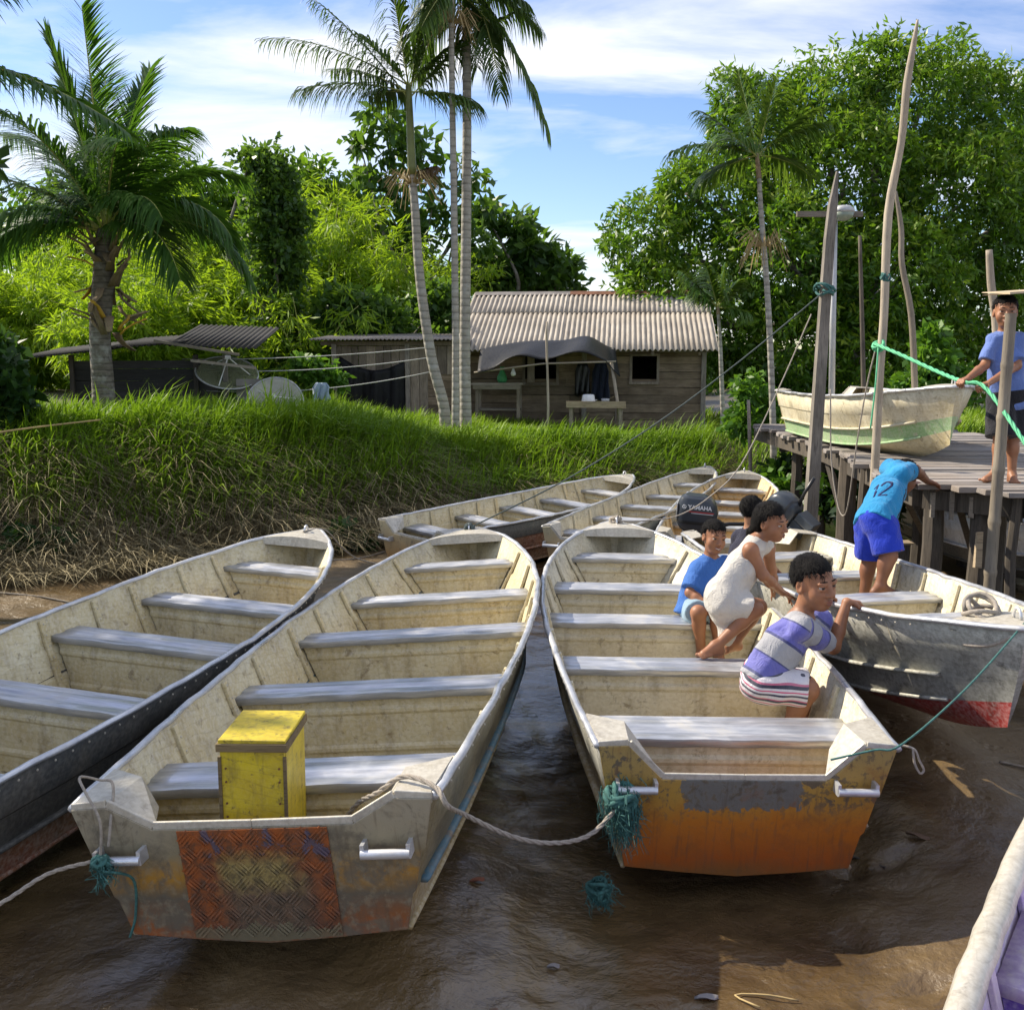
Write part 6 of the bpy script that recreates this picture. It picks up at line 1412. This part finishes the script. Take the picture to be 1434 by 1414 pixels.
for sx_ in(-1,1):
    for k in range(5):mb.lathe([(.004,0),(.004,.003),(.001,.004)],6,Matrix.Translation((sx_*(cw/2-.022),-cd/2-.0005,ch-.09-k*.05-(k>1)*.03))@Matrix.Rotation(R(90),4,'X'))
mb.build('nails',M['rust'],cr)
mb=MB();gr_=m_plain('green paint drip',(.012,.13,.05),.5,0,.2)
for pts,r_ in(([(0,0,0),(.002,0,.035),(0,0,.06)],[.007,.009,.006]),([(-.022,0,.055),(0,0,.062),(.03,0,.06)],[.003,.007,.003]),([(-.012,0,.075),(0,0,.06),(.012,0,.078)],[.002,.005,.002]),([(-.03,0,.066),(-.012,0,.063)],[.002,.004])):
    mb.tube([(p[0]+.03,-cd/2-.0015,p[2]+.285) for p in pts],r_,6,flat=.2)
mb.build('paint_mark',gr_,cr,smooth=True)
# ------------------------------------------------------------------ outboard motors
def motor(label,loc,rot,text=True):
    r=empty('outboard_motor',loc,label,'motor',rot=rot)
    secs=[(-.17,.10,.105,.0),(-.15,.15,.12,.0),(-.10,.185,.135,.0),(.02,.19,.135,.0),(.10,.175,.13,-.01),(.15,.14,.11,-.02),(.172,.09,.075,-.03)]
    rows=[]
    for z,a,b,o in secs:
        row=[]
        for k in range(29):
            t=2*math.pi*k/28;ct,st=math.cos(t),math.sin(t);e=.55
            row.append((o+a*math.copysign(abs(ct)**e,ct),b*math.copysign(abs(st)**e,st),z))
        rows.append(row)
    mb=MB().grid(rows);n=28
    mb.add([rows[-1][k] for k in range(n)],[tuple(range(n))]);mb.add([rows[0][k] for k in range(n)],[tuple(range(n-1,-1,-1))])
    cow=mb.build('cowling',M['motor'],r,auto=35)
    MB().grid([[(p[0]*1.015,p[1]*1.02,-.055) for p in rows[2]],[(p[0]*1.02,p[1]*1.03,-.07) for p in rows[2]],[(p[0]*1.015,p[1]*1.02,-.085) for p in rows[2]]]).build('seam',M['black'],cow,smooth=True)
    MB().add([(.02,-.055,-.17),(.02,.055,-.17),(-.13,.055,-.17),(-.13,-.055,-.17),(.0,-.04,-.75),(.0,.04,-.75),(-.09,.04,-.75),(-.09,-.04,-.75)],[(0,1,5,4),(1,2,6,5),(2,3,7,6),(3,0,4,7),(4,5,6,7),(3,2,1,0)]).build('leg',M['motor_leg'],r,bevel=.012)
    MB().lathe([(.001,-.16),(.03,-.13),(.045,0),(.035,.14),(.001,.2)],12,Matrix.Translation((-.03,0,-.78))@Matrix.Rotation(R(90),4,'Y')).build('gearcase',M['motor_leg'],r,smooth=True)
    mb=MB()
    for k in range(3):
        a=2*math.pi*k/3;mb.add([(-.2,0,-.78),(-.21,.09*math.cos(a-.35),-.78+.09*math.sin(a-.35)),(-.19,.10*math.cos(a+.25),-.78+.10*math.sin(a+.25))],[(0,1,2)])
    o=mb.build('propeller',M['motor_leg'],r);o.modifiers.new('s','SOLIDIFY').thickness=.006
    MB().box((.09,0,-.30),(.10,.18,.22)).build('clamp_bracket',M['motor_leg'],r,bevel=.012)
    MB().tube([(.15,.0,-.12),(.30,.02,-.08),(.5,.03,-.06)],[.022,.018,.02],8).build('tiller',M['black'],r,smooth=True)
    if text:
        for sgn in(-1,):
            def deco(body,size,x,z,mat,nm):
                cu=bpy.data.curves.new('t','FONT');cu.body=body;cu.size=size;cu.align_x='CENTER';cu.align_y='CENTER';cu.extrude=.0015;cu.offset=.0012;tmp=bpy.data.objects.new('t',cu);COL.objects.link(tmp);bpy.context.view_layer.update()
                me=bpy.data.meshes.new_from_object(tmp.evaluated_get(bpy.context.evaluated_depsgraph_get()));bpy.data.objects.remove(tmp);me.materials.clear();me.materials.append(mat);o=link(nm,me,cow);o.location=(x,-.1335,z);o.rotation_euler=(R(90),0,0)
            deco('YAMAHA',.052,.025,.075,M['decal'],'lettering')
            mb=MB();mb.tube([(-.118+.017*math.cos(a),-.137,.075+.017*math.sin(a)) for a in np.linspace(0,2*math.pi,21)],.0025,5,cap=False)
            for a in(90,210,330):mb.tube([(-.118,-.137,.075),(-.118+.014*math.cos(R(a)),-.137,.075+.014*math.sin(R(a)))],.002,5)
            mb.build('emblem',M['decal'],cow)
            MB().box((.03,-.1365,.035),(.25,.003,.007)).build('pinstripe',M['decal_red'],cow);MB().box((.05,-.1365,.022),(.2,.003,.004)).build('pinstripe',M['decal'],cow)
            MB().box((-.186,-.02,.02),(.012,.16,.15)).build('panel',M['galv'],cow,bevel=.005)
    return r
p=at(977,718,9.55);motor('upright dark outboard motor with white lettering on the small yellow-cream boat',p,(R(4),R(4),R(-14)))
p=at(1096,712,8.8);mo=motor('tilted plain black outboard motor on the grey boat stern',p,(R(8),R(-52),R(-50)),False);mo.scale=(.8,.8,.8)
# ------------------------------------------------------------------ ropes
yB=3.62
B_=BO['B'][0].matrix_world;C_=BO['C'][0].matrix_world;G_=BO['G'][0].matrix_world;A_=BO['A'][0].matrix_world
wt=.61*1.027
hc=C_@Vector((-.055,wt*.74,.425));hcR=C_@Vector((-.055,-wt*.74,.425));hb=B_@Vector((-.055,.61*1.058*.74,.425));hbR=B_@Vector((.10,-.61*1.058*.74,.63))
rope('tie_rope','grey rope sagging from the crate boat to the orange transom',[B_@Vector((.36,-.16,.16)),B_@Vector((.33,-.2,.33)),B_@Vector((.26,-.30,.47)),B_@Vector((.14,-.42,.565)),B_@Vector((.09,-.53,.640)),B_@Vector((.01,-.655,.632)),B_@Vector((-.03,-.70,.58)),at(650,1140,3.55),at(720,1172,3.7),at(780,1180,3.82),at(830,1166,3.95),hc+Vector((-.06,-.02,-.03)),hc],.0095,M['rope_grey'],8,None,twist=True)
def knot(name,label,c,r,mat,n=5,seed=0,tail=0,tl=.3,fray=0,thick=.011):
    g=np.random.default_rng(seed);e=empty(name,c,label,'rope');mb=MB()
    for k in range(n):
        a0=g.uniform(0,6.28);tilt=Euler((g.uniform(-1,1),g.uniform(-1,1),g.uniform(0,6))).to_matrix();mb.tube([tilt@Vector((r*math.cos(a),r*.8*math.sin(a),.012*math.sin(2*a))) for a in np.linspace(a0,a0+6.0,17)],thick,6)
    mb.build('coil',mat,e,smooth=True)
    if fray:
        mf=MB()
        for k in range(fray):
            p0=Vector(g.normal(size=3)*r*.5);d=Vector((g.normal()*.10*tl+.02,g.normal()*.10*tl-.02,-tl*g.uniform(.4,1)));w=Vector(g.normal(size=3)*.02)
            w2=Vector(g.normal(size=3)*.018);mf.tube([p0,p0+d*.2+w*.6,p0+d*.4-w2*.5,p0+d*.6+w*.8+w2*.4,p0+d*.8-w*.5,p0+d+w2],[.0022,.0022,.002,.0018,.0015,.0008],3,cap=False)
        f=mf.build('frayed_strands',mat,e);f['kind']='stuff'
    return e
knot('rope_knot','frayed teal rope bundle knotted on the handle of the orange transom',hc+Vector((-.07,.0,-.03)),.065,M['rope_teal'],7,3,tl=.20,fray=330,thick=.013)
knot('rope_knot','small teal rope knot on the handle of the crate boat transom',hb+Vector((-.05,-.01,0)),.03,M['rope_teal'],6,4,thick=.007,fray=40,tl=.08)
q=onz(838,1240,.02);knot('rope_heap','heap of dark teal frayed rope lying on the mud',(q.x,q.y,.0),.055,M['rope_teal'],4,6,tl=.04,fray=110,thick=.009)
rope('loop_line','thin grey line looped over the corner of the crate boat',[hb+Vector((-.05,-.01,.02)),at(140,1150,3.36),at(120,1110,3.4),at(112,1088,3.45),at(140,1092,3.5),at(158,1098,3.5),at(155,1150,3.42),at(152,1185,3.4)],.005,M['rope_grey'],6,None)
rope('hanging_line','thin teal line hanging down the crate boat transom',[hb+Vector((-.02,-.05,-.01)),at(186,1230,3.42),at(190,1280,3.46),at(182,1312,3.46)],.005,M['rope_teal'],6,None)
rope('mooring_line','pale rope running from the crate boat handle towards the slate boat',[hb+Vector((-.05,.02,0)),at(70,1222,3.25),at(0,1265,3.1),at(-80,1300,3.0)],.007,M['rope_grey'],6,None,twist=True)
gb=G_@Vector((4.0,0,.76));crn=C_@Vector((-.02,-wt-.01,.625))
rope('bow_line','thin teal line from the grey boat bow to the orange boat corner',[crn+Vector((-.3,-.035,-.05)),crn+Vector((-.12,-.03,-.01)),crn+Vector((.0,-.02,.012)),crn.lerp(gb,.5)-Vector((0,0,.04)),gb],.0045,M['rope_teal'],6,None)
rope('line_loop','small loop of thin line dangling beside the orange boat corner',[crn,crn+Vector((.05,-.02,-.01)),crn+Vector((.075,-.02,-.06)),crn+Vector((.095,-.02,-.10)),crn+Vector((.08,-.02,-.115)),crn+Vector((.055,-.02,-.07)),crn+Vector((.045,-.02,-.005))],.005,M['rope_grey'],6,None)
gk=G_@Vector((3.75,-.08,.75));knot('rope_coil','grey rope coiled round the bow of the grey boat',gk,.09,M['rope_grey'],4,9,thick=.012)
rope('bow_rope','grey rope loop hanging over the grey boat gunwale',[gk,at(1400,880,4.78),at(1360,890,4.9),at(1348,893,4.92),at(1352,902,4.88),at(1385,903,4.78),at(1415,893,4.7)],.010,M['rope_grey'],6,None)
bb_=B_@Vector((5.2,0,.76));pt=at(1152,410,10.0);rope('mooring_line','long dark mooring line from the crate boat bow to the square post',[bb_,bb_.lerp(pt,.25)-Vector((0,0,.14)),bb_.lerp(pt,.5)-Vector((0,0,.18)),bb_.lerp(pt,.75)-Vector((0,0,.12)),pt],.0065,M['rope_dark'],6,None)
knot('rope_knot','dark rope knot on the bow ring of the crate boat',bb_,.04,M['rope_dark'],4,12,thick=.010)
cb2=C_@Vector((4.5,0,.76));knot('rope_knot','grey rope knot on the bow ring of the orange boat',cb2,.05,M['rope_grey'],4,13,thick=.012)
rope('mooring_line','pale mooring line rising from the orange boat bow past the motor',[cb2,at(905,729,8.9),at(949,722,9.0),at(992,697,9.2),at(1038,650,9.5),at(1090,545,9.8),at(1136,440,10.0)],.006,M['rope_grey'],6,None)
knot('post_rope','teal rope wound around the square post',at(1155,405,10.08),.10,M['rope_teal'],4,14,thick=.012)
rope('pull_rope','thick bright green rope stretched from the tall pole through the hands of the boy',[at(1226,482,8.85),at(1262,497,8.5),at(1310,519,8.1),at(1350,535,7.68),at(1380,543,7.52),at(1434,618,7.0),at(1480,690,6.6)],.015,M['rope_green'],8,None,twist=True)
knot('pole_rope','green rope tied around the tall pole',at(1231,484,8.9),.055,M['rope_green'],4,15,thick=.012)
knot('pole_rope','teal twine wound higher up the tall pole',at(1240,388,8.9),.045,M['rope_teal'],5,16,thick=.008)
rope('hanging_line','grey line hanging slack between the lamp post and tall pole',[at(1163,545,9.6),at(1164,640,9.6),at(1172,700,9.5),at(1180,722,9.4),at(1188,705,9.3),at(1200,620,9.1),at(1214,540,8.95),at(1226,490,8.9)],.007,M['rope_grey'],6,None)
rope('hanging_line','green line dangling from the knot on the tall pole',[at(1230,486,8.85),at(1226,540,8.8),at(1219,600,8.8)],.007,M['rope_green'],6,None)
ab=A_@Vector((4.45,0,.76));rope('bow_line','grey line dropping from the slate boat bow to the mud',[ab,at(455,742,8.3),at(480,768,8.8),at(500,782,9.2),at(530,790,9.6)],.007,M['rope_grey'],6,None)
rope('long_reed','long pale reed lying over the grass of the bank',[at(-20,608,11.2),at(60,597,11.6),at(140,588,12.2)],[.012]*0 or .011,M['thread'],6,None,'reed')
# ------------------------------------------------------------------ bits on the mud
def leafbit(label,u,v,L,W,mat,rz):
    q=onz(u,v,0);z=tz(q.x,q.y);mb=MB();rows=[]
    for k in range(6):
        f=k/5;w=W*math.sin(math.pi*(f*.9+.05));rows.append([(L*(f-.5),-w,.012+.01*math.sin(f*5)),(L*(f-.5),0,.004),(L*(f-.5),w,.014)])
    mb.grid(rows);o=mb.build('fallen_leaf',mat,None,smooth=True);o.location=(q.x,q.y,z);o.rotation_euler=(0,0,rz);o.modifiers.new('s','SOLIDIFY').thickness=.002;tag(o,label,'leaf')
lm=m_plain('red brown leaf',(.24,.09,.05),.7,0,.2);lg=m_plain('grey leaf',(.27,.25,.24),.7,0,.2);lb_=m_plain('brown leaf',(.16,.10,.06),.7,0,.2)
for a in[('reddish fallen leaf on the mud between the two transoms',668,1227,.07,.017,lm,.4),('pale grey curled leaf on the sunlit mud',990,1372,.09,.018,lg,.1),('brown curled leaf on the mud behind the purple boat',1285,1172,.11,.02,lb_,-.6),('grey leaf scrap on the wet mud below the channel',775,1325,.05,.014,lg,.2),('dark leaf on the shaded mud before the orange transom',690,1400,.06,.02,lb_,.9)]:leafbit(*a)
def stick(label,p,r_,mat='thread'):
    P=[]
    for u,v in p:
        q=onz(u,v,0);P.append((q.x,q.y,tz(q.x,q.y)+.012))
    o=MB().tube(smoothpath(P,3),r_,5).build('stick',M[mat],None,smooth=True);tag(o,label,'stick')
stick('thin straw bent in a hook on the sunlit mud',[(1120,1378),(1075,1372),(1030,1372),(1065,1392)],.004)
stick('crooked dark twig on the mud in front of the orange boat',[(1100,1180),(1150,1165),(1200,1172),(1240,1190)],.006,'wood_dark')
stick('dark stick half buried in the mud beside the jetty',[(1400,1075),(1420,1068),(1450,1070)],.008,'wood_grey')
stick('dry branch lying at the foot of the bank',[(0,828),(60,835),(110,842),(150,836)],.010,'wood_grey')
stick('broken reed on the mud by the bank beside the small cream boat',[(395,775),(440,782),(500,780),(540,770)],.010,'wood_grey')
